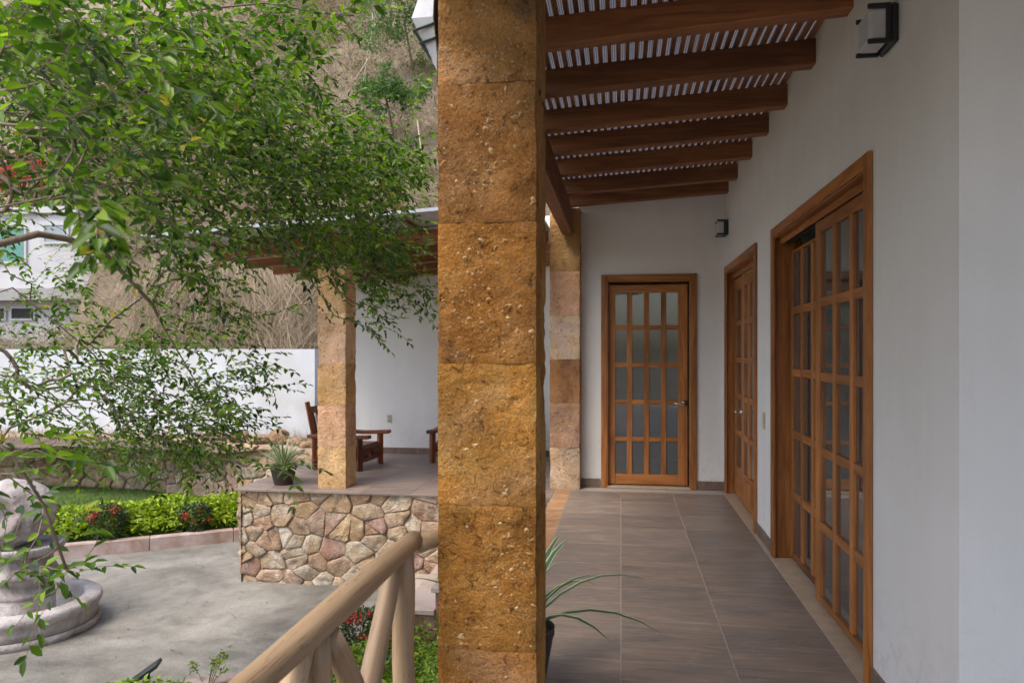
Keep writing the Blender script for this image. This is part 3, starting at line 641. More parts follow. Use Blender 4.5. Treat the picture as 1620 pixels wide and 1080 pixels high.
def stone_face(parent, o, ux, n, W_, H_, count, seed, gap=.006, proud=.035):
    """stones on a vertical face: origin o (lower left), unit vector ux along the face, n outward normal"""
    o = Vector(o); ux = Vector(ux).normalized(); n = Vector(n).normalized(); uz = Vector((0, 0, 1)); rs = random.Random(seed + 5)
    for p, poly in voronoi_cells(W_, H_, count, seed):
        cx = sum(q[0] for q in poly) / len(poly); cz = sum(q[1] for q in poly) / len(poly)
        per = []
        for a, b_ in zip(poly, poly[1:] + poly[:1]):
            L_ = math.hypot(b_[0] - a[0], b_[1] - a[1]); k = max(1, int(L_ / .045))
            for i in range(k): per.append((a[0] + (b_[0] - a[0]) * i / k, a[1] + (b_[1] - a[1]) * i / k))
        size = math.sqrt(abs(sum(a[0] * b_[1] - b_[0] * a[1] for a, b_ in zip(poly, poly[1:] + poly[:1])))) * .5
        if size < .02: continue
        V = []; K = len(per); pr = proud * rs.uniform(.55, 1.1); tx, tz = rs.uniform(-.2, .2), rs.uniform(-.2, .2); sd = rs.uniform(0, 50)
        for (sc, dep) in ((1.0, -.03), (.992, .62), (.91, .95), (.55, 1.0), (.22, 1.02)):
            for (qx, qz) in per:
                dx, dz = qx - cx, qz - cz; Lq = math.hypot(dx, dz)
                shr = max(0, 1 - gap * .5 / max(Lq, .01)); kx = dx * sc * shr; kz = dz * sc * shr
                wob = 1 + .10 * noise.noise(Vector((qx * 9 + sd, qz * 9, 1))) * (1 if sc > .3 else 0) - .03
                kx *= wob; kz *= wob
                h = pr * dep + (noise.noise(Vector((kx * 11 + sd, kz * 11, 3))) * .022 + noise.noise(Vector((kx * 30 + sd, kz * 30, 3))) * .009 + kx * tx + kz * tz) * max(0, dep)
                V.append(ux * (kx) + uz * (kz) + n * h)
        F = []
        for r_ in range(4):
            for i in range(K): F.append((r_ * K + i, r_ * K + (i + 1) % K, (r_ + 1) * K + (i + 1) % K, (r_ + 1) * K + i))
        F.append(tuple(range(4 * K, 5 * K)))
        me = bpy.data.meshes.new('stone'); me.from_pydata([tuple(v) for v in V], [], F); me.materials.append(m_rubble)
        me.polygons.foreach_set('use_smooth', [rs.random() < .8] * len(F))
        s_ = place('stone', me, None, o + ux * cx + uz * cz, parent); c = rs.choice(STONE_COLS); k = rs.uniform(.85, 1.2); s_.color = (c[0] * k * 1.25, c[1] * k * 1.36, c[2] * k * 1.52, 1)

# raised terrace
PLX0, PLX1, PLY0, PLY1 = -3.885, -.66, 7.0, 9.72
terr = struct(MB().box(PLX0 + .05, PLX1, PLY0 + .05, PLY1, -1.2, -.03).build('raised_terrace', m_mortar))
MB().box(PLX0 + .02, PLX1 - .001, PLY0 + .02, PLY1, -.0295, -.0125).build('terrace_bed', m_grout, terr)
stone_face(terr, (PLX0 + .02, PLY0 + .045, ZG - .08), (1, 0, 0), (0, -1, 0), 3.2, .895 + .13, 112, 29, .003, .024)
stone_face(terr, (PLX0 + .045, 9.6, ZG - .05), (0, -1, 0), (-1, 0, 0), 2.6, .95, 50, 33)
xs = [PLX0 - .01, -3.55, -3.05, -2.55, -2.05, -1.55, -1.05, PLX1 - .002]; ys = [PLY0 - .015, 7.36, 7.86, 8.36, 8.86, 9.36, 9.719]
for i in range(len(xs) - 1):
    for j in range(len(ys) - 1): tile_piece(xs[i], xs[i + 1], ys[j], ys[j + 1], .0, m_ptile, terr, gx=.0015, gy=.0012, name='terrace_tile')
# back wall of the terrace
bw = props(MB().box(-4.05, -.43, 9.72, 9.92, -.02, 3.2).build('terrace_wall', m_white, None, (0, 0, 0)), 'tall white plastered wall behind the wooden armchairs on the terrace', 'wall')
x = -4.04
while x < -.5:
    box('skirting_tile', m_base, x, min(x + .497, -.44), 9.708, 9.7195, .001, .082, bw); x += .5
# terrace roof
troof = empty('terrace_roof', (-2.4, 8, 2.45), 'corrugated metal roof on brown wooden rafters over the raised terrace', 'roof')
def zt(x): return 2.47 + (x + 1.8) * .062
for yy in (7.02, 7.67, 8.32, 8.97, 9.6):
    slant('rafter', beamwood['x'], -4.15, -.75, yy, yy + .1, lambda x: zt(x), .13, troof, .003)
for xx in np.arange(-4.1, -.8, .42): box('batten', beamwood['y'], xx, xx + .04, 6.5, 9.72, zt(xx) + .131, zt(xx) + .165, troof)
box('edge_beam', beamwood['y'], -2.98, -2.86, 7.0, 9.7, 2.30, zt(-2.98) - .002, troof, .003)
# corrugated sheet, ridges run down the slope (along x)
V = []; F = []; ny = 520; yv = np.linspace(6.36, 9.95, ny); xv = [-4.5, -3.6, -2.4, -1.2, -.75]
for xx in xv:
    for q in yv: V.append((xx, q, zt(xx) + .180 + .012 * sin(q * 2 * pi / .076)))
for i in range(len(xv) - 1):
    for j in range(ny - 1): F.append((i * ny + j, (i + 1) * ny + j, (i + 1) * ny + j + 1, i * ny + j + 1))
me = fast_mesh('roof_sheet', V, F, [m_metalroof], smooth=True); rs_ = place('roof_sheet', me, None, (0, 0, 0), troof)
fascia = slant('fascia', flat('sheet_edge', (.42, .44, .48), .4), -4.5, -.75, 6.345, 6.36, lambda x: zt(x) + .168, .03, troof, 0)

# boundary wall and retaining wall
bwall = props(MB().box(-30, -4.911, 11.3, 12.9, -1.0, 1.436).build('boundary_wall', m_white_dirty, None, (0, 0, 0)), 'low white boundary wall with brown stains at the foot of the dry hillside', 'wall')
props(MB().box(-4.905, 1.0, 12.1, 12.3, -.9, 1.40).build('boundary_wall', m_white_dirty, None, (0, 0, 0)), 'white boundary wall stretch set back behind the terrace wall', 'wall')
RA, RB_, RC = Vector((-3.9, 9.62, 0)), Vector((-7.4, 10.75, 0)), Vector((-13.5, 11.15, 0))
ret = empty('retaining_wall', (-5.6, 10.2, -.9), 'rough stone retaining wall behind the lawn topped with loose rocks', 'wall')
for k, (A, B_, cnt) in enumerate(((RB_, RA, 95), (RC, RB_, 95))):
    dlt = (B_ - A); L_ = dlt.length; ux = dlt.normalized(); n_ = Vector((ux.y, -ux.x, 0))
    if n_.y > 0: n_ = -n_
    m_ = MB(); bk = -n_ * .55
    q = [A + n_ * -.012, B_ + n_ * -.012, B_ + bk, A + bk]
    m_.add([(p.x, p.y, -1.1) for p in q] + [(p.x, p.y, .02) for p in q], [(0,1,5,4),(1,2,6,5),(2,3,7,6),(3,0,4,7),(4,5,6,7)])
    m_.build('wall_core', m_mortar, ret)
    stone_face(ret, (A.x, A.y, -.92), ux, n_, L_, .95, cnt, 60 + k, .008, .05)
def rock(name, c, s, label, group):
    bm = bmesh.new(); bmesh.ops.create_icosphere(bm, subdivisions=3, radius=1); sd = random.uniform(0, 90)
    for v in bm.verts:
        q = v.co.copy(); k = 1 + .35 * noise.noise(q * 1.2 + Vector((sd, 0, 0))) + .12 * noise.noise(q * 3.5 + Vector((sd, 3, 0)))
        v.co = Vector((q.x * s[0], q.y * s[1], q.z * s[2])) * k
    me = bpy.data.meshes.new(name); bm.to_mesh(me); bm.free(); o = place(name, me, m_rubble, c); c_ = random.choice(STONE_COLS); o.color = (c_[0] * .9, c_[1] * .9, c_[2] * .95, 1)
    return props(o, label, 'rock', group)
rk = [((-5.05, 10.32, .12), (.16, .13, .12), 'rounded grey rock nearest the boundary wall on top of the retaining wall'), ((-5.35, 10.3, .08), (.20, .13, .08), 'flat pale rock lying beside the rounded rock on the stone wall'),
      ((-5.72, 10.42, .10), (.16, .14, .10), 'grey rock half hidden by leaves on the retaining wall'), ((-4.75, 10.2, .07), (.14, .12, .07), 'small rock behind the potted spiky plant on the stone wall'),
      ((-6.25, 10.6, .10), (.22, .15, .11), 'large rock further left along the retaining wall top'), ((-4.45, 10.0, .05), (.13, .11, .07), 'low rock at the right end of the retaining wall top')]
for c, s, lb in rk: rock('rock', c, s, lb, 'rocks on the retaining wall')
# upper garden soil
struct(sheet('upper_garden_soil', -16, -3.7, 9.9, 11.4, lambda x, y: -.04 + .06 * noise.noise(Vector((x * 1.5, y * 1.5, 0))) + max(0, (y - 10.8)) * .08, m_soil, 60, 14))
# lawn
def zlawn(x, y): return -.86 + .02 * noise.noise(Vector((x, y, 0))) + max(0, min(1, (y - 8.2) / 2)) * .05
struct(sheet('lawn', -20, -3.86, 7.35, 11.2, lambda x, y: zlawn(x, y) if y > 8.56 - .63 * (-4.72 - x) * (1 if x > -6.33 else 0) - (1.0 if x <= -6.33 else 0) else -1.1, m_lawn, 160, 60))
n_ = 26000; X_ = rng.uniform(-13, -3.95, n_); Y_ = rng.uniform(8.2, 11.0, n_); keep = Y_ > np.where(X_ > -6.33, 8.62 + .63 * (X_ + 4.72), 7.7); X_ = X_[keep]; Y_ = Y_[keep]; n_ = len(X_); P = np.stack([X_, Y_, np.full(n_, -.86)], 1)
D = np.stack([rng.normal(0, .35, n_), rng.normal(0, .35, n_), np.ones(n_)], 1)
V, F = ribbons(P, D, rng.normal(0, .01, (n_, 3)), rng.uniform(.05, .11, n_), np.full(n_, .008))
props(place('grass', fast_mesh('grass', V, F, [m_grass]), None, (0, 0, 0)), 'short green lawn grass below the stone retaining wall', 'grass', kind='stuff')

# kerbs
def kerb(name, pts, w_, z0, z1, seg=.8):
    pts = [Vector((*p, 0)) for p in pts]; root = None
    for i, (a, b_) in enumerate(zip(pts[:-1], pts[1:])):
        dd = b_ - a; t_ = dd.normalized(); nn = Vector((-t_.y, t_.x, 0)) * w_; g_ = t_ * .002
        m_ = MB(); q = [a + g_, b_ - g_, b_ - g_ + nn, a + g_ + nn]
        m_.add([(p.x, p.y, z0) for p in q] + [(p.x, p.y, z1) for p in q], [(0,3,2,1),(4,5,6,7),(0,1,5,4),(1,2,6,5),(2,3,7,6),(3,0,4,7)])
        if root is None: root = struct(m_.build(name, m_pinkstone, None, bevel=.008))
        else: m_.build('kerb_stone', m_pinkstone, root, bevel=.008)
    return root
kerb('garden_kerb', [(-3.86, 8.93), (-4.72, 8.44), (-5.5, 7.94), (-6.33, 7.43), (-7.2, 6.98), (-8.2, 6.6), (-9.3, 6.35), (-10.6, 6.25)], -.13, ZG - .05, -.80)
kerb('bed_kerb', [(-2.0, 5.10), (-2.55, 4.76), (-3.1, 4.42), (-3.7, 4.0), (-4.2, 3.5), (-4.5, 2.8)], .12, ZG - .05, -.80)
pm = MB(); c = Vector((-4.93, 8.35, -.875)); t_ = Vector((.86, .52, 0)).normalized(); nn = Vector((t_.y, -t_.x, 0))
pm.tube([c + nn * -.02, c + nn * .03], .040, 20); pp = pm.build('drain_pipe', m_black, None); props(pp, 'short black drain pipe end sticking out of the pink kerb', 'pipe')
MB().tube([c + nn * .0301, c + nn * .0315], .028, 20).build('pipe_bore', m_track, pp)

# ------------------------------------------------------------------ stairs beside the walkway
st = props(MB().box(-1.02, -.665, 5.52, 6.93, -1.1, -.235).build('stone_steps', m_riser, None, (0, 0, 0)), 'pinkish stone steps rising from the courtyard to the walkway', 'steps')
steps = [(-2.0, -.77), (-1.7, -.595), (-1.45, -.42), (-1.05, -.20)]
for i, (x0, z) in enumerate(steps):
    x1 = steps[i + 1][0] - .0 if i < 3 else -.662
    box('riser', m_riser, x0 + .03, (x1 + .028) if i < 3 else x1, 5.53, 6.95, -1.05, z - .042, st, .003)
    for yy in (5.5, 5.985, 6.47): box('tread', m_slab, x0, x1 + (.028 if i < 3 else 0), yy, yy + .482, z - .04, z, st, .004)

# ------------------------------------------------------------------ log railing
rail = empty('log_railing', (-.62, 1.2, 0), 'peeled wooden log railing with crossed braces left of the big pillar', 'railing')
RX = -.635
def log(name, a, b_, r0, r1, seg=18, n=16, wob=.004, bulge=None):
    a, b_ = Vector(a), Vector(b_); pts = []; rad = []; sd = random.uniform(0, 99)
    for i in range(n):
        t_ = i / (n - 1); p = a.lerp(b_, t_); p += Vector((noise.noise(Vector((t_ * 3 + sd, 0, 0))), noise.noise(Vector((t_ * 3 + sd, 5, 0))), noise.noise(Vector((t_ * 3 + sd, 9, 0))))) * wob * 2
        r_ = r0 + (r1 - r0) * t_ + noise.noise(Vector((t_ * 6 + sd, 2, 7))) * .0025
        if bulge and abs(t_ - bulge[0]) < .12: r_ += bulge[1] * (1 - abs(t_ - bulge[0]) / .12)
        pts.append(p); rad.append(r_)
    rad[0] *= .93; rad[-1] *= .93
    qt = (b_ - a).to_track_quat('Z', 'Y'); c = a.lerp(b_, .5); iq = qt.inverted()
    o = MB().tube([c + iq @ (p - c) for p in pts], rad, seg).build(name, logwood['z'], rail, c, smooth=True); o.rotation_euler = qt.to_euler(); return o
zr = .830
log('top_rail', (RX, -1.2, zr), (RX, 2.19, zr - .012), .031, .030, 20, 40, .005, (.84, .004))
log('cross_rail', (RX + .01, 2.20, zr - .026), (-.568, 2.315, zr - .026), .028, .028)
log('bottom_rail', (RX, -1.2, .12), (RX, 2.12, .12), .030, .030)
for k, yy in enumerate((2.10, 1.47, .84, .2)):
    log('post', (RX, yy, zr - .03), (RX + .004, yy + .005, -.02), .031, .036)
    if k < 3:
        log('brace', (RX - .018, yy - .03, zr - .04), (RX - .022, yy - .58, .10), .028, .033)
        log('brace', (RX + .018, yy - .60, zr - .04), (RX + .024, yy - .05, .10), .026, .030)

# ------------------------------------------------------------------ wall lamps, lantern, switch, outlet
def wall_lamp(y0, z0, label):
    r = empty('wall_lamp', (XW, y0, z0), label, 'wall lamp', 'square bulkhead lamps on the long wall')
    W2, H2, Dp = .08, .076, .105
    box('back_plate', m_dark, XW - .025, XW - .0005, y0 - W2, y0 + W2, z0 - H2, z0 + H2, r, .008)
    box('diffuser', m_opal, XW - Dp, XW - .0255, y0 - W2 + .012, y0 + W2 - .012, z0 - H2 + .012, z0 + H2 - .012, r, .012)
    for s in (-1, 1):
        m_ = MB(); b_ = .018     # rectangular guard on each side face
        ya = y0 + s * (W2 - .004); yb = y0 + s * (W2 - .016)
        m_.box(XW - Dp - .005, XW - .026, ya, yb, z0 + H2 - b_, z0 + H2); m_.box(XW - Dp - .005, XW - .026, ya, yb, z0 - H2, z0 - H2 + b_)
        m_.box(XW - .045, XW - .0262, ya, yb, z0 - H2 + b_, z0 + H2 - b_)
        m_.build('guard_bar', m_dark, r, bevel=.002)
    return r
wall_lamp(3.03, 2.645, 'square wall lamp with dark frame high beside the sliding door, nearest the viewer')
wall_lamp(7.45, 2.61, 'small square wall lamp near the far corner above the second door')
sw = box('light_switch', m_plastic, XW - .008, XW - .0005, 5.545, 5.615, .83, .955, None, .003); props(sw, 'cream light switch plate on the white wall between the two long-wall doors', 'light switch')
for z in (.86, .893, .926): box('switch_button', flat('switch_button', (.62, .58, .50), .4), XW - .013, XW - .0082, 5.562, 5.598, z - .012, z + .012, sw, .002)
ol = box('power_outlet', m_plastic, -3.18, -3.11, 9.712, 9.7195, .42, .53, None, .003); props(ol, 'cream power outlet low on the white terrace wall beside the armchair', 'outlet')
for z in (.45, .50): box('socket', flat('socket_face', (.34, .31, .25), .5), -3.162, -3.128, 9.7095, 9.7118, z - .014, z + .014, ol)
# lantern on the pillar's left side: half pyramid of opal panes
lan = empty('lantern', (-.58, 2.4, 2.3), 'tapering lantern with white glass and dark bands on the left of the big pillar', 'lantern')
lx = PX0 - .001
box('back_plate', m_dark, lx - .030, lx, 2.36, 2.44, 2.32, 2.78, lan, .003)
m_ = MB(); m_.add([(lx - .031, 2.37, 2.34), (lx - .031, 2.43, 2.34), (lx - .001, 2.44, 2.285), (lx - .001, 2.36, 2.285)], [(0, 1, 2, 3)]); m_.build('lower_point', m_dark, lan)
tip = (lx - .031, 2.40, 2.355)
def pane_tri(name, mat, pts, th=.004):
    m_ = MB(); m_.add(pts, [tuple(range(len(pts)))]); o = m_.build(name, mat, lan); md = o.modifiers.new('thickness', 'SOLIDIFY'); md.thickness = th; return o
top = 2.515; A = (lx - .031, 2.315, top); Bq = (lx - .115, 2.36, top + .02); Cq = (lx - .115, 2.44, top + .02); Dq = (lx - .031, 2.485, top)
pane_tri('glass_pane', m_opal, [tip, A, Bq]); pane_tri('glass_pane', m_opal, [tip, Bq, Cq]); pane_tri('glass_pane', m_opal, [tip, Cq, Dq])
pane_tri('glass_pane', m_opal, [A, (lx - .031, 2.35, 2.72), (lx - .05, 2.36, 2.72), Bq]); pane_tri('glass_pane', m_opal, [Bq, (lx - .05, 2.36, 2.72), (lx - .05, 2.44, 2.72), Cq]); pane_tri('glass_pane', m_opal, [Cq, (lx - .05, 2.44, 2.72), (lx - .031, 2.45, 2.72), Dq])
for zb, k in ((2.495, 1.06), (2.457, .84)):
    f_ = (zb - tip[2]) / (top - tip[2]); f_ *= 1.04
    q = [Vector(tip).lerp(Vector(p), f_) for p in (A, Bq, Cq, Dq)]
    m_ = MB()
    for a, b_ in zip(q[:-1], q[1:]): m_.tube([Vector((a.x, a.y, zb)), Vector((b_.x, b_.y, zb))], .0055, 4)
    for p in q[1:3]: m_.tube([Vector((p.x - .002, p.y, zb)), Vector(tip).lerp(p, .45)], .0045, 4)
    m_.build('band', m_green_dark, lan)

lan.location.z -= .03

# ------------------------------------------------------------------ chairs on the terrace
def armchair(width, label, loc, rz, group='carved wooden armchairs on the terrace'):
    r = bpy.data.objects.new('armchair', None); COL.objects.link(r); props(r, label, 'armchair', group); WL[r.name] = Vector((0, 0, 0)); hw = width / 2
    def part(nm, m_, mt, bevel=.004, sm=False): return m_.build(nm, mt, r, bevel=bevel, smooth=sm)
    def bar(a, b_, ta, tb=None):
        """square bar from a to b, half sizes ta (across) """
        m_ = MB(); a, b_ = Vector(a), Vector(b_); m_.tube([a, b_], ta * 1.414, 4); return m_
    for s in (-1, 1):
        part('back_leg', MB().tube([(-.30, s * hw, 0), (-.30, s * hw, .36), (-.40, s * hw, .80)], [.038, .038, .034], 4), chairwood['z'])
        part('front_leg', MB().tube([(.27, s * hw, 0), (.27, s * hw, .37)], .043, 4), chairwood['z'])
        m_ = MB(); pts = [(-.38, s * hw, .395), (-.2, s * hw, .40), (.05, s * hw, .385), (.30, s * hw, .395), (.40, s * hw, .400)]
        vs = [];
        for (x_, y_, z_) in pts: vs += [(x_, y_ - .05, z_ - .022), (x_, y_ + .05, z_ - .022), (x_, y_ + .05, z_ + .022), (x_, y_ - .05, z_ + .022)]
        fs = [(i * 4 + k, i * 4 + (k + 1) % 4, (i + 1) * 4 + (k + 1) % 4, (i + 1) * 4 + k) for i in range(4) for k in range(4)] + [(3, 2, 1, 0), (16, 17, 18, 19)]
        m_.add(vs, fs); part('armrest', m_, chairwood['x'], .008)
        part('side_rail', MB().box(-.27, .24, s * hw - .02, s * hw + .02, .12, .23), chairwood['x'])
    part('front_apron', MB().box(.25, .285, -hw + .04, hw - .04, .085, .125).box(.25, .285, -hw + .04, hw - .04, .225, .265), chairwood['y'])
    for y_ in (-hw * .48, hw * .48):
        part('carved_panel', MB().box(.255, .275, y_ - hw * .42, y_ + hw * .42, .126, .224).box(.275, .288, y_ - hw * .30, y_ + hw * .30, .145, .205), chairwood['z'], .006)
    part('seat', MB().box(-.29, .29, -hw + .045, hw - .045, .235, .262), chairwood['x'])
    part('seat_cushion_board', MB().box(-.27, .27, -hw + .06, hw - .06, .263, .285), chairwood['y'])
    def bk(z): return -.30 - (z - .36) * .225
    for z0, z1 in ((.66, .74), (.36, .42)):
        m_ = MB(); m_.add([(bk(z0) - .015, -hw + .03, z0), (bk(z0) + .015, -hw + .03, z0), (bk(z0) + .015, hw - .03, z0), (bk(z0) - .015, hw - .03, z0), (bk(z1) - .015, -hw + .03, z1), (bk(z1) + .015, -hw + .03, z1), (bk(z1) + .015, hw - .03, z1), (bk(z1) - .015, hw - .03, z1)],
            [(0,3,2,1),(4,5,6,7),(0,1,5,4),(1,2,6,5),(2,3,7,6),(3,0,4,7)]); part('back_rail', m_, chairwood['y'])
    nsl = max(4, int(width / .11))
    for i in range(nsl):
        y_ = -hw + .07 + (2 * hw - .14) * i / (nsl - 1)
        part('back_slat', MB().tube([(bk(.42), y_, .42), (bk(.66), y_, .66)], .022, 4), chairwood['z'])
    r.location = loc; r.rotation_euler = (0, 0, rz); return r
armchair(.62, 'carved reddish wooden armchair standing behind the terrace pillar, facing right', (-3.27, 8.55, 0), radians(-4))
armchair(1.2, 'wooden bench-like armchair against the white wall, mostly behind the big pillar', (-1.74, 9.24, 0), radians(-90))

# ------------------------------------------------------------------ spiky potted plants
def blades(root, c, n, lmin, lmax, wd, elmin, elmax, droop, seed, cream=.33):
    rs = random.Random(seed); V_ = []; g = MB()
    for i in range(n):
        a = i * 2.39996 + rs.uniform(-.2, .2); e = radians(elmin + (elmax - elmin) * (1 - (i / n) ** .8) ) if False else radians(elmin + (elmax - elmin) * (i / n))
        L_ = rs.uniform(lmin, lmax); dr = droop * rs.uniform(.5, 1.4); K = 7; b_ = MB(); pts = []
        for k in range(K):
            t_ = k / (K - 1); rr = cos(e) * L_ * t_ ; zz = sin(e) * L_ * t_ - dr * L_ * t_ ** 2.2
            rr += dr * L_ * .15 * t_ ** 2; pts.append(Vector((c[0] + cos(a) * (rr + .01), c[1] + sin(a) * (rr + .01), c[2] + zz)))
        side = Vector((-sin(a), cos(a), 0)); up = Vector((0, 0, 1)); vs = []
        for k, p in enumerate(pts):
            t_ = k / (K - 1); w_ = wd * (1 - .15 * abs(t_ - .3)) * (1 - t_ ** 3.5) * .5 + .0006
            for q in (-1, -1 + cream * 1.3, 0, 1 - cream * 1.3, 1): vs.append(p + side * w_ * q + up * (abs(q) * w_ * .35))
        for k in range(K - 1):
            for q in range(4):
                b_.cur = 1 if q in (0, 3) else 0; b_.add([], [])
                b_.f.append((k * 5 + q, k * 5 + q + 1, (k + 1) * 5 + q + 1, (k + 1) * 5 + q)); b_.mi.append(b_.cur)
        b_.v = [tuple(v) for v in vs]
        b_.build('leaf_blade', None, root, pts[0], smooth=True, mats=[m_bladeg, m_bladec])
def potted(c, r0, r1, h, label, **kw):
    root = empty('potted_plant', c, label, 'potted plant')
    m_ = MB().lathe(c, [(0, .0), (r0, .0), (r0 * 1.02, .01), (r1 * .97, h - .03), (r1 * .97, h - .03), (r1, h - .028), (r1, h), (r1 * .93, h), (r1 * .9, h - .03), (0, h - .03)], 36)
    m_.build('pot', m_pot, root, c, smooth=False); blades(root, (c[0], c[1], c[2] + h - .03), **kw)
    MB().lathe((c[0], c[1], c[2] + h - .029), [(0, 0.004), (r1 * .9, 0)], 24).build('potting_soil', m_soil, root)
potted((-3.52, 7.30, 0), .095, .14, .2, 'spiky variegated plant in a dark pot on the terrace corner', n=85, lmin=.28, lmax=.43, wd=.028, elmin=6, elmax=80, droop=.20, seed=3, cream=.46)
potted((-.415, 3.02, 0), .10, .145, .26, 'spider-like striped plant in a dark pot right behind the big pillar', n=26, lmin=.48, lmax=.74, wd=.038, elmin=34, elmax=86, droop=.48, seed=12, cream=.22)

# ------------------------------------------------------------------ fountain
FC = (-5.02, 5.55, ZG)
fo = empty('fountain', FC, 'round carved stone fountain with a thick basin rim in the courtyard', 'fountain')
MB().lathe(FC, [(0.528, 0), (0.576, 0), (0.580, .05), (0.572, .058), (0.560, .062), (0.560, .066)], 72).build('plinth', m_fountain, fo, FC, smooth=True)
MB().lathe(FC, [(0.544, .066), (0.560, .07), (0.564, .13), (0.560, .16), (0.572, .175), (0.588, .19), (0.593, .215), (0.588, .24), (0.572, .255), (0.480, .262), (0.460, .255), (0.452, .235), (0.448, .08), (0, .075)], 72).build('basin', m_fountain, fo, FC, smooth=True)
MB().lathe(FC, [(.0, .12), (0.444, .12)], 48).build('water', glass_mat('basin_water', (0.400, .55, .5), .05), fo, FC)
colp = [(.24, .08), (.24, .27), (.225, .275), (.225, .30), (.23, .305), (.215, .33), (.19, .35), (.17, .375), (.19, .40), (.225, .43), (.235, .455)]
MB().lathe(FC, colp, 48).build('pedestal', m_fountain, fo, FC, smooth=True)
flute = lambda a, z: 1 + .045 * abs(sin(a * 8)) 
MB().lathe(FC, [(.20, .44), (.245, .46), (.255, .49), (.24, .52), (.215, .55), (.205, .62), (.20, .66), (.225, .68)], 128, flute).build('fluted_cup', m_fountain, fo, FC, smooth=True)
MB().lathe(FC, [(.0, .62), (.30, .63), (.46, .655), (.50, .70), (.50, .72), (.46, .725), (.40, .70), (0, .69)], 64, lambda a, z: 1 + .02 * sin(a * 24)).build('upper_bowl', m_fountain, fo, (FC[0], FC[1], FC[2]), smooth=True).scale = (.62, .62, 1)
# carved head block: a rounded boulder with a deep hollow facing the viewer's left
bm = bmesh.new(); bmesh.ops.create_icosphere(bm, subdivisions=5, radius=1)
hd = Vector((.15, -.90, -.10)).normalized(); ff = Vector((FC[0] - .11, FC[1], FC[2] + .98))
hd = (Vector((0, 0, EYE)) - ff).normalized(); hd = (hd + Vector((-.55, -.1, -.1))).normalized()
for v in bm.verts:
    q = v.co.normalized(); dt = q.dot(hd); k = 1.0
    k += .05 * noise.noise(q * 2.2) + .035 * abs(noise.noise(q * 6)) + .03 * sin(q.z * 14 + q.x * 9) * (1 if dt < .5 else 0)
    if dt > .80: k -= .75 * min(1, (dt - .80) / .12)
    elif dt > .70: k += .05
    v.co = Vector((q.x * .34, q.y * .30, q.z * .275)) * k
me = bpy.data.meshes.new('sculpture'); bm.to_mesh(me); bm.free(); me.polygons.foreach_set('use_smooth', [True] * len(me.polygons)); place('sculpture', me, m_fountain, ff, fo)

# ------------------------------------------------------------------ garden lights
fl = empty('floodlight', (-3.05, 4.36, -.9), 'small dark tilted floodlight beside the lime shrubs at the bottom edge', 'floodlight')
m_ = MB(); c = Vector((-3.08, 4.40, -.70)); ax_ = Vector((.75, .35, .55)).normalized(); sd_ = ax_.cross(Vector((0, 1, .2))).normalized(); u3 = ax_.cross(sd_).normalized()
def obox(m_, c, a, b_, g_, ha, hb, hg):
    m_.add([c + a * i * ha + b_ * j * hb + g_ * k * hg for k in (-1, 1) for j in (-1, 1) for i in (-1, 1)], [(0,2,3,1),(4,5,7,6),(0,1,5,4),(2,6,7,3),(0,4,6,2),(1,3,7,5)])
obox(m_, c, ax_, sd_, u3, .10, .012, .07); m_.build('lamp_head', m_dark, fl, bevel=.003)
m_ = MB(); obox(m_, c - sd_ * .0135, ax_, sd_, u3, .085, .002, .055); m_.build('lens', glass_mat('lamp_glass', (.5, .55, .6), .2, .4), fl)
MB().tube([c + Vector((.02, 0, 0)), c + Vector((.03, .01, -.22))], .01, 8).build('bracket', m_dark, fl)
gl_ = empty('garden_spotlight', (-1.86, 5.14, -.86), 'little silver box light in the bed by the pink step', 'garden light')
m_ = MB(); obox(m_, Vector((-1.86, 5.14, -.80)), Vector((.9, .3, .2)).normalized(), Vector((-.3, .9, .1)).normalized(), Vector((-.1, -.1, 1)).normalized(), .05, .04, .035); m_.build('housing', flat('silver_paint', (.55, .56, .60), .35), gl_, bevel=.004)
MB().tube([(-1.86, 5.14, -.84), (-1.86, 5.14, -.93)], .01, 8).build('stake', m_dark, gl_)

# ------------------------------------------------------------------ planting
def leaf_cloud(n, sampler, Ls, Wr, up=.5):
    P = np.array([sampler() for _ in range(n)]); D = rng.normal(size=(n, 3)); D[:, 2] = D[:, 2] * .5 + up
    U = rng.normal(size=(n, 3)) * .5; U[:, 2] += 1; L_ = rng.uniform(*Ls, n); return leaf_arrays(P, D, U, L_, L_ * Wr)
def lime_bed(nm, pts_fn, n, label, mat, Ls=(.05, .085)):
    V, F = leaf_cloud(n, pts_fn, Ls, .55, .35); return props(place(nm, fast_mesh(nm, V, F, [mat]), None, (0, 0, 0)), label, 'plants', kind='stuff')
kl = [(-3.86, 8.93), (-4.72, 8.44), (-5.5, 7.94), (-6.33, 7.43), (-7.2, 6.98), (-8.2, 6.6), (-9.3, 6.35)]
def hedge_pt():
    while True:
        i = random.randrange(len(kl) - 1); t_ = random.random(); a = Vector((*kl[i], 0)); b_ = Vector((*kl[i + 1], 0)); p = a.lerp(b_, t_)
        nn = Vector(((b_ - a).y, -(b_ - a).x, 0)).normalized();  nn = nn if nn.y > 0 else -nn
        off = random.uniform(.16, 1.25); p += nn * off
        if i == 0 and t_ < .8: continue
        if p.x > -4.62 and off < .55: continue
        h = (.34 + .10 * noise.noise(p * 2.5)) * (1 - max(0, (off - .9) / .6)) * min(1, .35 + (off - .1) * 2.2)
        p.z = -.86 + h * (1 - random.random() ** 2.2 * .5) + random.gauss(0, .015); return tuple(p)
lime_bed('lime_ground_cover', hedge_pt, 15000, 'bright lime green ground cover plants along the pink kerb', m_lime)
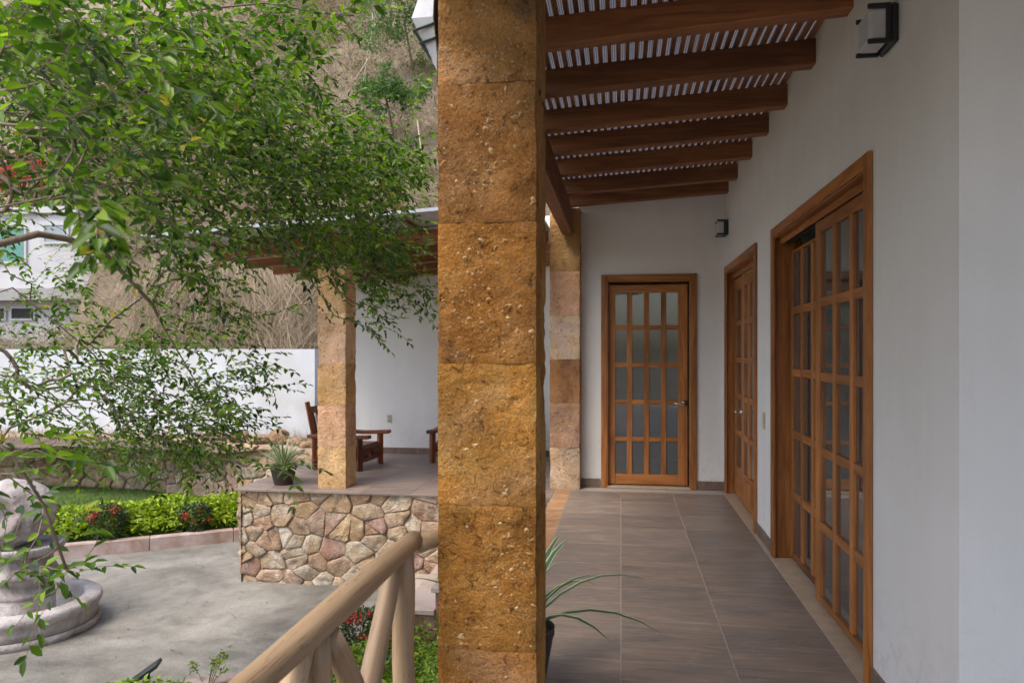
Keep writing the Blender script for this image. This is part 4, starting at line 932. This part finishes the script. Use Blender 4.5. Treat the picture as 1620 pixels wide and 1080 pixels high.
def bed_pt():
    while True:
        x_ = random.uniform(-3.6, -.72); y_ = random.uniform(2.6, 5.4)
        if y_ > 5.0 + (x_ + 2.0) * .62 - .12 and x_ < -1.9: continue
        if x_ < -2.3 and y_ < 3.6: continue
        q = Vector((x_, y_, 0)); h = .20 + .13 * noise.noise(q * 2.3) + (.22 if x_ > -1.15 else 0) - (.14 if -2.75 < x_ < -2.0 else 0)
        return (x_, y_, -.88 + h * (1 - random.random() ** 2 * .6))
lime_bed('lime_shrub_bed', bed_pt, 15000, 'green and lime low shrubs in the bed under the log railing', m_limedark, (.03, .055))
struct(sheet('bed_soil', -4.6, -.66, 1.0, 5.52, lambda x, y: (-.885 + .02 * noise.noise(Vector((x * 3, y * 3, 0)))) if (y < 5.06 + (min(x, -2.0) + 2.0) * .62) else -1.1, m_soil, 70, 70))
def bush(c, r, n, label, flowers, seed, group):
    random.seed(seed); root = empty('ixora_bush', c, label, 'bush', group)
    def s_():
        while True:
            p = Vector((random.uniform(-1, 1), random.uniform(-1, 1), random.uniform(-1, 1))); k = (abs(p.x) ** 3.2 + abs(p.y) ** 3.2 + abs(p.z) ** 3.2) ** (1 / 3.2)
            if .72 < k + .12 * noise.noise(p * 3) < 1: return (c[0] + p.x * r[0], c[1] + p.y * r[1], c[2] + r[2] * .9 + p.z * r[2] * .95)
    V, F = leaf_cloud(n, s_, (.025, .045), .5, .4); place('foliage', fast_mesh('foliage', V, F, [m_ixleaf]), None, (0, 0, 0), None).parent = None
    o = bpy.data.objects[-1] if False else COL.objects[-1]; o.parent = root; o.location = -Vector(c); o['kind'] = 'stuff'
    m_ = MB()
    for k in range(7): a = k * .9; m_.tube([(c[0] + .04 * cos(a), c[1] + .04 * sin(a), c[2] - .04), (c[0] + r[0] * .6 * cos(a), c[1] + r[1] * .6 * sin(a), c[2] + r[2] * 1.3)], [.008, .004], 5)
    m_.build('stem', m_bark, root)
    for k in range(flowers):
        a = random.uniform(-2.9, -.2); zz = random.uniform(.9, 1.95); q = Vector((c[0] + cos(a) * r[0] * (.98 if zz < 1.6 else .7), c[1] + sin(a) * r[1] * .98, c[2] + r[2] * zz * .97))
        P = np.array([q + Vector((random.gauss(0, .022), random.gauss(0, .022), random.gauss(0, .012))) for _ in range(26)]); D = rng.normal(size=(26, 3)); D[:, 2] += .8
        V, F = leaf_arrays(P, D, rng.normal(size=(26, 3)), np.full(26, .022), np.full(26, .014)); place('flower', fast_mesh('flower', V - np.array(q), F, [m_red]), None, q, root)
bush((-6.02, 7.90, -.86), (.21, .19, .24), 2600, 'dark ixora bush thick with red flowers, left one by the kerb', 12, 5, 'ixora bushes along the kerb')
bush((-5.22, 8.42, -.86), (.19, .17, .20), 2200, 'dark ixora bush with few red flowers, nearer the terrace wall', 6, 6, 'ixora bushes along the kerb')
bush((-7.35, 7.35, -.86), (.20, .18, .20), 2000, 'ixora bush behind the fountain, mostly hidden by it', 4, 7, 'ixora bushes along the kerb')
bush((-1.92, 5.27, -.90), (.17, .15, .20), 1400, 'small ixora bush with pink red blooms against the lowest step', 8, 9, 'ixora bushes along the kerb')
random.seed(20)
# twiggy seedlings by the bed kerb
def seedling(c, h, n, label):
    root = empty('seedling_shrub', c, label, 'shrub', 'twiggy young shrubs by the near kerb'); m_ = MB(); P = []
    for k in range(n):
        a = random.uniform(0, 2 * pi); e = Vector((c[0] + cos(a) * h * .45, c[1] + sin(a) * h * .45, c[2] + h * random.uniform(.6, 1.05))); mid = Vector(c).lerp(e, .5) + Vector((0, 0, h * .12))
        m_.tube([c, mid, e], [.004, .003, .0015], 4)
        for _ in range(26): P.append(mid.lerp(e, random.uniform(.5, 1.05)) + Vector((random.gauss(0, .012), random.gauss(0, .012), random.gauss(0, .012))))
    m_.build('stem', m_bark, root); P = np.array(P); k = len(P); D = rng.normal(size=(k, 3)); D[:, 2] += .5
    V, F = leaf_arrays(P, D, rng.normal(size=(k, 3)), rng.uniform(.014, .024, k), np.full(k, .011)); o = place('foliage', fast_mesh('foliage', V - np.array(c), F, [m_limedark]), None, c, root); o['kind'] = 'stuff'
seedling((-2.72, 4.52, -.88), .27, 8, 'twiggy leafless-based shrub left of the log rail by the pale kerb')
seedling((-2.28, 4.62, -.88), .36, 4, 'thin sprouting shrub right next to the log rail')
def tuft(n, x0, x1, y0, y1, z, L, label):
    P = np.stack([rng.uniform(x0, x1, n), rng.uniform(y0, y1, n), np.full(n, z)], 1); D = np.stack([rng.normal(0, .5, n), rng.normal(0, .5, n), np.ones(n)], 1)
    V, F = ribbons(P, D, rng.normal(0, .05, (n, 3)), rng.uniform(L * .4, L, n), np.full(n, .006)); props(place('dry_grass', fast_mesh('dry_grass', V, F, [m_straw]), None, (0, 0, 0)), label, 'dry grass', kind='stuff')
tuft(2600, -12, -4.3, 10.3, 11.25, -.03, .22, 'dry grass growing on the soil in front of the white boundary wall')

# ------------------------------------------------------------------ hillside
def zhill(x, y):
    e_ = min(1, max(0, (-.745 * min(y, 16.5) - .1 - x + .9 * noise.noise(Vector((x * .5, y * .9, 7)))) / 1.3)); t_ = max(0, y - 12.6 - 4.2 * e_ * min(1, max(0, (y - 12.6) / 3))); z = 1.25 + t_ * 1.05 + .8 * noise.noise(Vector((x * .16, y * .16, 0))) * min(1, t_ / 2) + .25 * noise.noise(Vector((x * .7, y * .7, 2))) * min(1, t_ / 2)
    return z
V = []; xs = np.linspace(-62, 34, 160); ys = np.concatenate([np.linspace(12.6, 26, 60), np.linspace(27, 62, 40)])
V = [(x, y, zhill(x, y)) for y in ys for x in xs]; nx = len(xs); F = [(j * nx + i, j * nx + i + 1, (j + 1) * nx + i + 1, (j + 1) * nx + i) for j in range(len(ys) - 1) for i in range(nx - 1)]
struct(place('hillside', fast_mesh('hillside', V, F, [m_hill], smooth=True), None, (0, 0, 0)))
def hill_pts(n, x0, x1, y0, y1, pw=1.0):
    X_ = rng.uniform(x0, x1, n); Y_ = y0 + (y1 - y0) * rng.random(n) ** pw; return np.array([(x, y, zhill(x, y)) for x, y in zip(X_, Y_)])
# leaning dry stalks
n_ = 60000; P = hill_pts(n_, -18, .5, 12.7, 27, 1.5); P[:, 0] *= (P[:, 1] / 15) ** .3
D = np.stack([rng.normal(0, .55, n_), rng.normal(-.7, .35, n_), rng.normal(.55, .5, n_)], 1); B = np.stack([rng.normal(0, .15, n_), rng.normal(-.15, .1, n_), rng.uniform(-.7, 0, n_)], 1)
L_ = rng.uniform(.25, 1.3, n_) ; V, F = ribbons(P, D, B * L_[:, None], L_, rng.choice([.004, .006, .009, .015], n_, p=[.4, .35, .2, .05]) * (P[:, 1] / 14))
props(place('dry_brush', fast_mesh('dry_brush', V, F, [m_straw]), None, (0, 0, 0)), 'tangled dry straw and stalks covering the brown hillside', 'brush', kind='stuff')
# long straw hanging over the wall
n_ = 11000; X_ = rng.uniform(-9.2, -3.2, n_); P = np.stack([X_, rng.uniform(12.3, 14.0, n_), rng.uniform(1.6, 3.2, n_)], 1); P[:, 2] += (P[:, 1] - 12.6) * .5
fan = np.sin(X_ * 1.7) * .6 + np.sin(X_ * .6 + 1) * .4
D = np.stack([fan + rng.normal(0, .45, n_), rng.normal(-.45, .1, n_), rng.normal(-1, .15, n_)], 1); V, F = ribbons(P, D, rng.normal(0, .08, (n_, 3)), rng.uniform(.4, 1.3, n_), rng.choice([.003, .005, .009], n_))
V[:, 1] = np.maximum(V[:, 1], 11.32 + (V[:, 2] < 1.44) * -.06)
props(place('hanging_straw', fast_mesh('hanging_straw', V, F, [m_straw]), None, (0, 0, 0)), 'long dry straw hanging down behind the white boundary wall', 'straw', kind='stuff')
# stains of scrub
C_ = hill_pts(420, -20, .8, 12.9, 27, .8); P = []
for c in C_:
    k = random.randint(20, 150); s = random.uniform(.15, .5); P += [(c[0] + random.gauss(0, s), c[1] + random.gauss(0, s * .6), c[2] + .1 + abs(random.gauss(0, s * .8))) for _ in range(k)]
P = np.array(P); k = len(P); V, F = leaf_arrays(P, rng.normal(size=(k, 3)), rng.normal(size=(k, 3)), rng.uniform(.05, .12, k), rng.uniform(.025, .05, k))
props(place('hill_scrub', fast_mesh('hill_scrub', V, F, [m_hleaf]), None, (0, 0, 0)), 'sparse green and yellow scrub leaves scattered over the dry hillside', 'scrub', kind='stuff')
for (u, v, dd, s, lb) in ((640, 35, 20, .75, 'bright green bush high on the hillside beside the lantern'), (610, 150, 18, .45, 'pale green bush in the middle of the dry slope')):
    c = PX(u, v, dd); c.z = c.z; root = empty('hill_bush', c, lb, 'bush', 'green bushes on the dry hillside'); k = 2600
    cc = rng.normal(size=(22, 3)) * np.array([s, s * .5, s * .6]); P = cc[rng.integers(0, 22, k)] + rng.normal(size=(k, 3)) * s * .22; V, F = leaf_arrays(P, rng.normal(size=(k, 3)), rng.normal(size=(k, 3)), rng.uniform(.06, .13, k), rng.uniform(.03, .05, k))
    o = place('foliage', fast_mesh('foliage', V, F, [leaf_mat('hill_bush_leaf', [(0, (.05, .12, .03)), (1, (.14, .24, .06))], .6, .3)]), None, c, root); o['kind'] = 'stuff'
    MB().tube([c + Vector((0, 1.0, -1.2)), c], [.05, .02], 6).build('trunk', m_bark, root)
# bare pale trunks on the slope
for k, pts in enumerate(([(610, 0, 22), (585, 60, 20.5), (575, 130, 19.5), (560, 170, 19)], [(560, 130, 19), (585, 90, 20), (590, 20, 22)], [(665, 330, 16), (668, 250, 16.5), (660, 190, 17)], [(520, 200, 18), (600, 160, 18.5), (650, 190, 18)])):
    t_ = MB().tube([PX(*p) for p in pts], [.022, .018, .014, .008][:len(pts)], 6).build('bare_trunk', flat('bleached_wood', (.40, .33, .25), .8), None, smooth=True)
    props(t_, ['pale bare trunk bending down the upper hillside', 'thin pale trunk crossing beside the bending trunk on the slope', 'straight bleached stalk beside the big pillar above the roof', 'slender dry stem lying across the slope below the bushes'][k], 'tree', 'bare pale stems on the hillside')
# neighbouring white building
nb = empty('white_building', (-15, 18, 0), 'white flat-roofed neighbouring house with a teal window up on the slope', 'building')
NX1 = -11.95
MB().box(-28, NX1, 16.0, 22, 0, 2.62).build('lower_wall', m_bwhite, nb); MB().box(-28, NX1 - .15, 16.0, 22, 2.9, 4.75).build('upper_wall', m_bwhite, nb)
MB().box(-28, NX1 + .15, 15.6, 22, 2.62, 2.9).build('floor_slab', m_bgrey, nb); MB().box(-28, NX1 - .1, 15.9, 22.1, 4.75, 4.9).build('roof_edge', m_bwhite, nb)
def nwin(x0, x1, z0, z1, mat, frame=m_bwhite):
    f_ = MB(); t_ = .05
    f_.box(x0, x1, 15.95, 15.995, z0, z0 + t_).box(x0, x1, 15.95, 15.995, z1 - t_, z1).box(x0, x0 + t_, 15.95, 15.995, z0 + t_, z1 - t_).box(x1 - t_, x1, 15.95, 15.995, z0 + t_, z1 - t_)
    o = f_.build('window', frame, nb); MB().box(x0 + t_, x1 - t_, 15.97, 15.99, z0 + t_, z1 - t_).build('pane', mat, o)
nwin(-15.6, -14.35, 3.55, 4.45, m_teal); nwin(-13.9, -13.2, 4.0, 4.5, flat('grey_window_glass', (.28, .32, .36), .15), flat('frame_grey', (.5, .5, .5), .4)); nwin(-15.6, -14.9, 2.15, 2.5, m_black); nwin(-14.8, -14.1, 2.15, 2.5, m_black)
# red flowering tree top beyond
P = []
cR = PX(30, 275, 19.0)
rt = empty('flame_tree', (cR.x, cR.y, 1.5), 'tree with red blossom showing above the white neighbouring building', 'tree')
MB().tube([(cR.x, cR.y + 2, 1.5), (cR.x, cR.y + .5, cR.z - 1), (cR.x + .3, cR.y, cR.z)], [.14, .1, .04], 8).build('trunk', m_bark, rt)
k = 1500; P = rng.normal(size=(k, 3)) * np.array([.7, .4, .22]); V, F = leaf_arrays(P, rng.normal(size=(k, 3)), rng.normal(size=(k, 3)), rng.uniform(.08, .15, k), rng.uniform(.05, .08, k)); place('blossom', fast_mesh('blossom', V, F, [m_red]), None, cR, rt)['kind'] = 'stuff'
k = 4500; P = rng.normal(size=(k, 3)) * np.array([1.6, .8, .8]); P[:, 2] -= .2; V, F = leaf_arrays(P, rng.normal(size=(k, 3)), rng.normal(size=(k, 3)), rng.uniform(.08, .15, k), rng.uniform(.04, .06, k)); place('foliage', fast_mesh('foliage', V, F, [m_hleaf]), None, cR + Vector((0, .5, -.1)), rt)['kind'] = 'stuff'

# ------------------------------------------------------------------ the big courtyard tree
random.seed(5); rng = np.random.default_rng(5)
tree = empty('courtyard_tree', (-3.9, 2.4, ZG), 'large leafy green tree whose branches hang over the courtyard from the left', 'tree')
base = Vector((-3.9, 2.4, ZG)); crotch = Vector((-3.75, 2.45, .95))
nodes = [base, base + Vector((.03, 0, .6)), base.lerp(crotch, .7), crotch]; par = [-1, 0, 1, 2]
def chain(start, pts, jit=.04):
    cur = start
    for p in pts:
        a = nodes[cur]; b_ = Vector(p); k = max(1, int((b_ - a).length / .16))
        for i in range(1, k + 1):
            q = a.lerp(b_, i / k) + Vector((random.gauss(0, jit), random.gauss(0, jit), random.gauss(0, jit))) * (1 if i < k else 0) * .6
            nodes.append(q); par.append(cur); cur = len(nodes) - 1
    return cur
limbs = [[(-150, 300, 3.0), (60, 250, 3.1), (180, 232, 3.3), (300, 225, 3.6), (400, 190, 3.9), (470, 235, 4.2), (560, 300, 4.5), (640, 360, 4.7)],
         [(-150, 480, 3.5), (20, 455, 3.8), (100, 520, 4.0), (180, 600, 4.2), (290, 660, 4.5), (390, 700, 4.8)],
         [(-120, 380, 3.2), (60, 370, 3.5), (160, 395, 3.8), (240, 480, 4.1), (290, 570, 4.3), (325, 640, 4.5)],
         [(-100, 60, 2.3), (110, 70, 2.6), (260, 20, 3.0), (420, 5, 3.3), (560, 25, 3.5)],
         [(-130, 560, 1.9), (-60, 650, 1.85), (20, 720, 1.9), (70, 800, 2.0), (105, 900, 2.1)],
         [(-200, 200, 1.9), (-20, 150, 1.9), (120, 120, 2.1), (260, 120, 2.4)],
         [(-60, 340, 2.6), (130, 300, 2.7), (270, 290, 3.1), (420, 330, 3.7), (520, 420, 4.2), (560, 480, 4.5)],
         [(-100, 250, 3.2), (200, 340, 4.0), (340, 350, 4.6), (460, 400, 5.0), (600, 430, 5.2)],
         [(-100, 520, 4.2), (40, 600, 4.6), (150, 680, 5.0), (260, 730, 5.2)]]
for L_ in limbs: chain(3, [PX(*p) for p in L_])
nlimb = len(nodes)
# crown volumes: u, v, ru, rv, d0, d1, twigs
vols = [(110, 70, 190, 90, 1.5, 2.4, 120), (110, 90, 200, 110, 2.2, 3.4, 190), (300, 120, 150, 95, 2.8, 4.2, 200), (450, 25, 100, 40, 2.9, 3.8, 42), (560, 10, 35, 12, 3.2, 3.6, 6),
        (470, 85, 40, 30, 3.0, 3.8, 8), (530, 260, 95, 55, 3.8, 4.8, 150), (595, 300, 60, 75, 4.1, 5.0, 110), (420, 215, 120, 65, 3.4, 4.6, 150), (200, 220, 190, 85, 2.6, 4.2, 230), (90, 265, 120, 40, 1.9, 3.6, 50),
        (60, 320, 90, 20, 1.4, 2.0, 9), (440, 330, 120, 60, 3.6, 4.8, 120), (290, 340, 90, 40, 3.0, 4.4, 36), (610, 375, 55, 45, 4.3, 5.1, 60), (600, 430, 70, 35, 4.3, 5.1, 34), (660, 455, 30, 30, 4.3, 4.9, 10), (540, 450, 60, 40, 4.0, 4.8, 26), (450, 400, 90, 30, 3.5, 4.5, 45),
        (270, 400, 60, 30, 2.6, 3.2, 16), (330, 440, 110, 45, 3.8, 4.8, 26), (420, 500, 80, 40, 4.2, 5.0, 14), (80, 440, 90, 50, 4.0, 5.2, 26), (70, 370, 90, 25, 3.6, 4.6, 14),
        (190, 560, 150, 55, 3.9, 5.0, 110), (230, 640, 140, 65, 4.0, 5.2, 150), (350, 650, 50, 60, 4.2, 5.1, 30), (60, 600, 70, 60, 3.6, 5.0, 36), (80, 690, 80, 50, 3.8, 5.0, 32), (350, 600, 70, 30, 4.2, 5.0, 20), (290, 710, 90, 40, 4.2, 5.2, 55), (420, 615, 24, 14, 4.4, 4.8, 4),
        (380, 640, 50, 60, 4.3, 5.0, 25), (180, 720, 110, 35, 4.2, 5.2, 30), (440, 745, 25, 14, 3.6, 4.0, 3),
        (55, 900, 45, 40, 1.9, 2.3, 5), (90, 930, 20, 16, 1.9, 2.2, 2), (135, 880, 14, 10, 1.9, 2.1, 1), (25, 700, 40, 50, 1.25, 1.8, 4), (20, 850, 25, 50, 1.9, 2.3, 3), (80, 810, 45, 30, 2.0, 2.6, 4)]
tips = []
for (u, v, ru, rv, d0, d1, cnt) in vols:
    cen = []
    for _ in range(max(1, cnt // 8)):
        a = random.uniform(0, 2 * pi); r_ = random.random() ** .5; cen.append(PX(u + ru * r_ * cos(a), v + rv * r_ * sin(a), random.uniform(d0, d1)))
    sp = min(.115, .6 * min(ru, rv) * (d0 + d1) / 2 / FPX)
    for _ in range(int(cnt * (1.55 if d0 > 2.5 and v < 460 else 1.2))): tips.append(random.choice(cen) + Vector((random.gauss(0, sp), random.gauss(0, sp), random.gauss(0, sp))))
tips.sort(key=lambda p: (p - crotch).length)
NP = np.zeros((60000, 3)); NP[:len(nodes)] = [tuple(p) for p in nodes]; paths = []
ND = np.full(60000, 0.0); ND[:len(nodes)] = [(p - crotch).length for p in nodes]
for T in tips:
    k = len(nodes); Tv = np.array(T); dist = np.linalg.norm(NP[3:k] - Tv, axis=1); tl = (T - crotch).length
    cost = dist + np.maximum(0, ND[3:k] - tl + .05) * 2.0; j = int(np.argmin(cost)) + 3
    a = nodes[j]; L_ = (T - a).length
    if L_ < .05: continue
    st_ = max(2, int(L_ / .11)); cur = j; idx = [j]; side = Vector((random.gauss(0, 1), random.gauss(0, 1), random.gauss(0, 1))) * L_ * .10
    for i in range(1, st_ + 1):
        t_ = i / st_; q = a.lerp(T, t_) + side * sin(pi * t_) + Vector((0, 0, .10 * L_ * sin(pi * t_))) + Vector((random.gauss(0, .008), random.gauss(0, .008), random.gauss(0, .008)))
        nodes.append(q); par.append(cur); cur = len(nodes) - 1; idx.append(cur); NP[cur] = tuple(q); ND[cur] = (q - crotch).length
    # drooping tip shoot
    dv = (nodes[idx[-1]] - nodes[idx[-2]]).normalized()
    for i in range(3):
        dv = (dv + Vector((random.gauss(0, .25), random.gauss(0, .25), random.gauss(-.12, .2)))).normalized(); q = nodes[cur] + dv * .055
        nodes.append(q); par.append(cur); cur = len(nodes) - 1; idx.append(cur); NP[cur] = tuple(q); ND[cur] = (q - crotch).length
    paths.append(idx)
N = len(nodes); ar = np.full(N, .0014 ** 2.3); 
for i in range(N - 1, 0, -1): ar[par[i]] += ar[i] * .0 if False else 0
rad = np.zeros(N); has = np.zeros(N)
acc = np.zeros(N); child = np.zeros(N, int)
for i in range(N): 
    if par[i] >= 0: child[par[i]] += 1
EXP = 2.25
for i in range(N - 1, -1, -1):
    if child[i] == 0: acc[i] = .0011 ** EXP
    if par[i] >= 0: acc[par[i]] += acc[i]
rad = np.minimum(acc ** (1 / EXP), .11); rad = np.maximum(rad * .72, .0010)
# branch meshes: trunk, limbs (parts) and twigs (stuff)
def segs_mesh(sel, seg):
    V = []; F = []
    for i in sel:
        p = par[i]
        if p < 0: continue
        a, b_ = nodes[p], nodes[i]; t_ = (b_ - a)
        if t_.length < 1e-5: continue
        t_.normalize(); u_ = t_.cross(Vector((.3, .2, 1))).normalized(); w_ = t_.cross(u_); k = len(V); r0, r1 = min(rad[p], rad[i] * 1.35), rad[i]
        for (c, r_) in ((a, r0), (b_, r1)):
            for q in range(seg): an = 2 * pi * q / seg; V.append(c + (u_ * cos(an) + w_ * sin(an)) * r_)
        F += [(k + q, k + (q + 1) % seg, k + seg + (q + 1) % seg, k + seg + q) for q in range(seg)]
    return [tuple(v) for v in V], F
thick = [i for i in range(4, N) if rad[i] > .0075]; thin = [i for i in range(4, N) if rad[i] <= .0075]
MB().tube([nodes[0], nodes[1], nodes[2], nodes[3] + Vector((0, 0, .05))], [.14, .12, .11, .10], 14).build('trunk', m_bark, tree, smooth=True)
# each limb continued as one smooth tube
start = 4; 
lim_idx = []; cur_l = []
for i in range(4, nlimb):
    if par[i] == 3 and cur_l: lim_idx.append(cur_l); cur_l = []
    cur_l.append(i)
lim_idx.append(cur_l)
for li in lim_idx:
    pts = [nodes[3]] + [nodes[i] for i in li]; rr = [max(rad[li[0]], .004)] + [max(rad[i], .003) for i in li]
    rr = [min(r_ * 1.35, .05) for r_ in rr]; MB().tube(pts, rr, 8).build('branch', m_bark, tree, nodes[3], smooth=True)
rest = [i for i in range(nlimb, N)]
V, F = segs_mesh(rest, 4); o = place('twigs', fast_mesh('twigs', np.array(V) - np.array(base), F, [m_bark]), None, base, tree); o['kind'] = 'stuff'
# leaves along the last part of every shoot
LP = []; LD = []; LU = []; LL = []
for idx in paths:
    tail = idx[-random.randint(5, 9):]; pk = random.uniform(.72, 1.28)
    for a_, b_ in zip(tail[:-1], tail[1:]):
        a, b2 = nodes[a_], nodes[b_]; dv = (b2 - a); L_ = dv.length
        if L_ < 1e-4: continue
        t = dv.normalized(); s_ = t.cross(Vector((random.gauss(0, .25), random.gauss(0, .25), 1))).normalized(); up_ = s_.cross(t)
        k = max(1, int(L_ / .024))
        for q in range(k):
            p = a + dv * ((q + random.random()) / k); sg = 1 if q % 2 else -1
            LP.append(p); LD.append(t * random.uniform(.3, .9) + s_ * sg * random.uniform(.6, 1.1) + up_ * random.gauss(0, .25) + Vector((0, 0, -.18))); LU.append(up_ + Vector((random.gauss(0, .3), random.gauss(0, .3), .2))); LL.append(random.uniform(.030, .052) * pk)
    p = nodes[tail[-1]]; LP.append(p); LD.append(nodes[tail[-1]] - nodes[tail[-2]]); LU.append(Vector((0, 0, 1))); LL.append(.042)
LP = np.array([tuple(p) for p in LP]); LD = np.array([tuple(p) for p in LD]); LU = np.array([tuple(p) for p in LU]); LL = np.array(LL); print('leaves', len(LP), 'nodes', N)
# the 300 leaves that show largest are single parts, the others one mass
cd = np.array([-sin(YAW), cos(YAW)]); depth = LP[:, 0] * cd[0] + LP[:, 1] * cd[1]; uu = 810 + FPX * (LP[:, 0] * cos(YAW) + LP[:, 1] * sin(YAW)) / np.maximum(depth, .01); vv = 555.5 - FPX * (LP[:, 2] - EYE) / np.maximum(depth, .01)
show = LL / np.maximum(depth, .3) * ((uu > 0) & (uu < 690) & (vv > 0) & (vv < 1080)); order = np.argsort(-show); big_i = order[:300]; rest_i = order[300:]
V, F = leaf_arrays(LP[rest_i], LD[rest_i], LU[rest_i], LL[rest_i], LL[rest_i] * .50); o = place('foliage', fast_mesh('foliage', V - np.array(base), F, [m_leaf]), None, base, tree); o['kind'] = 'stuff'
V1, F1 = leaf_arrays(np.zeros((1, 3)), np.array([[1., 0, 0]]), np.array([[0, 0, 1.]]), np.array([1.]), np.array([.50])); lme = fast_mesh('leaf', V1, F1, [m_leaf], smooth=False)
from mathutils import Matrix
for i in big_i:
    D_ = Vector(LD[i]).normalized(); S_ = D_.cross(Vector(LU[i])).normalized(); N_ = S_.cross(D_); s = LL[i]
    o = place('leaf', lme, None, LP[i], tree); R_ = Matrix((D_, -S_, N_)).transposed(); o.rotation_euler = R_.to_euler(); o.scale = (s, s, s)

k = 70; P = np.stack([rng.uniform(-4.6, -2.2, k), rng.uniform(4.8, 8.0, k), np.full(k, ZG + .012)], 1); D = rng.normal(size=(k, 3)); D[:, 2] *= .1
V, F = leaf_arrays(P, D, np.tile([0, 0, 1.], (k, 1)), rng.uniform(.02, .04, k), np.full(k, .014)); m_fallen = leaf_mat('fallen_leaf', [(0, (.16, .12, .05)), (.6, (.28, .2, .08)), (1, (.12, .15, .04))], .7, .1)
props(place('fallen_leaves', fast_mesh('fallen_leaves', V, F, [m_fallen]), None, (0, 0, 0)), 'small dry fallen leaves scattered on the grey courtyard paving', 'leaves', kind='stuff')
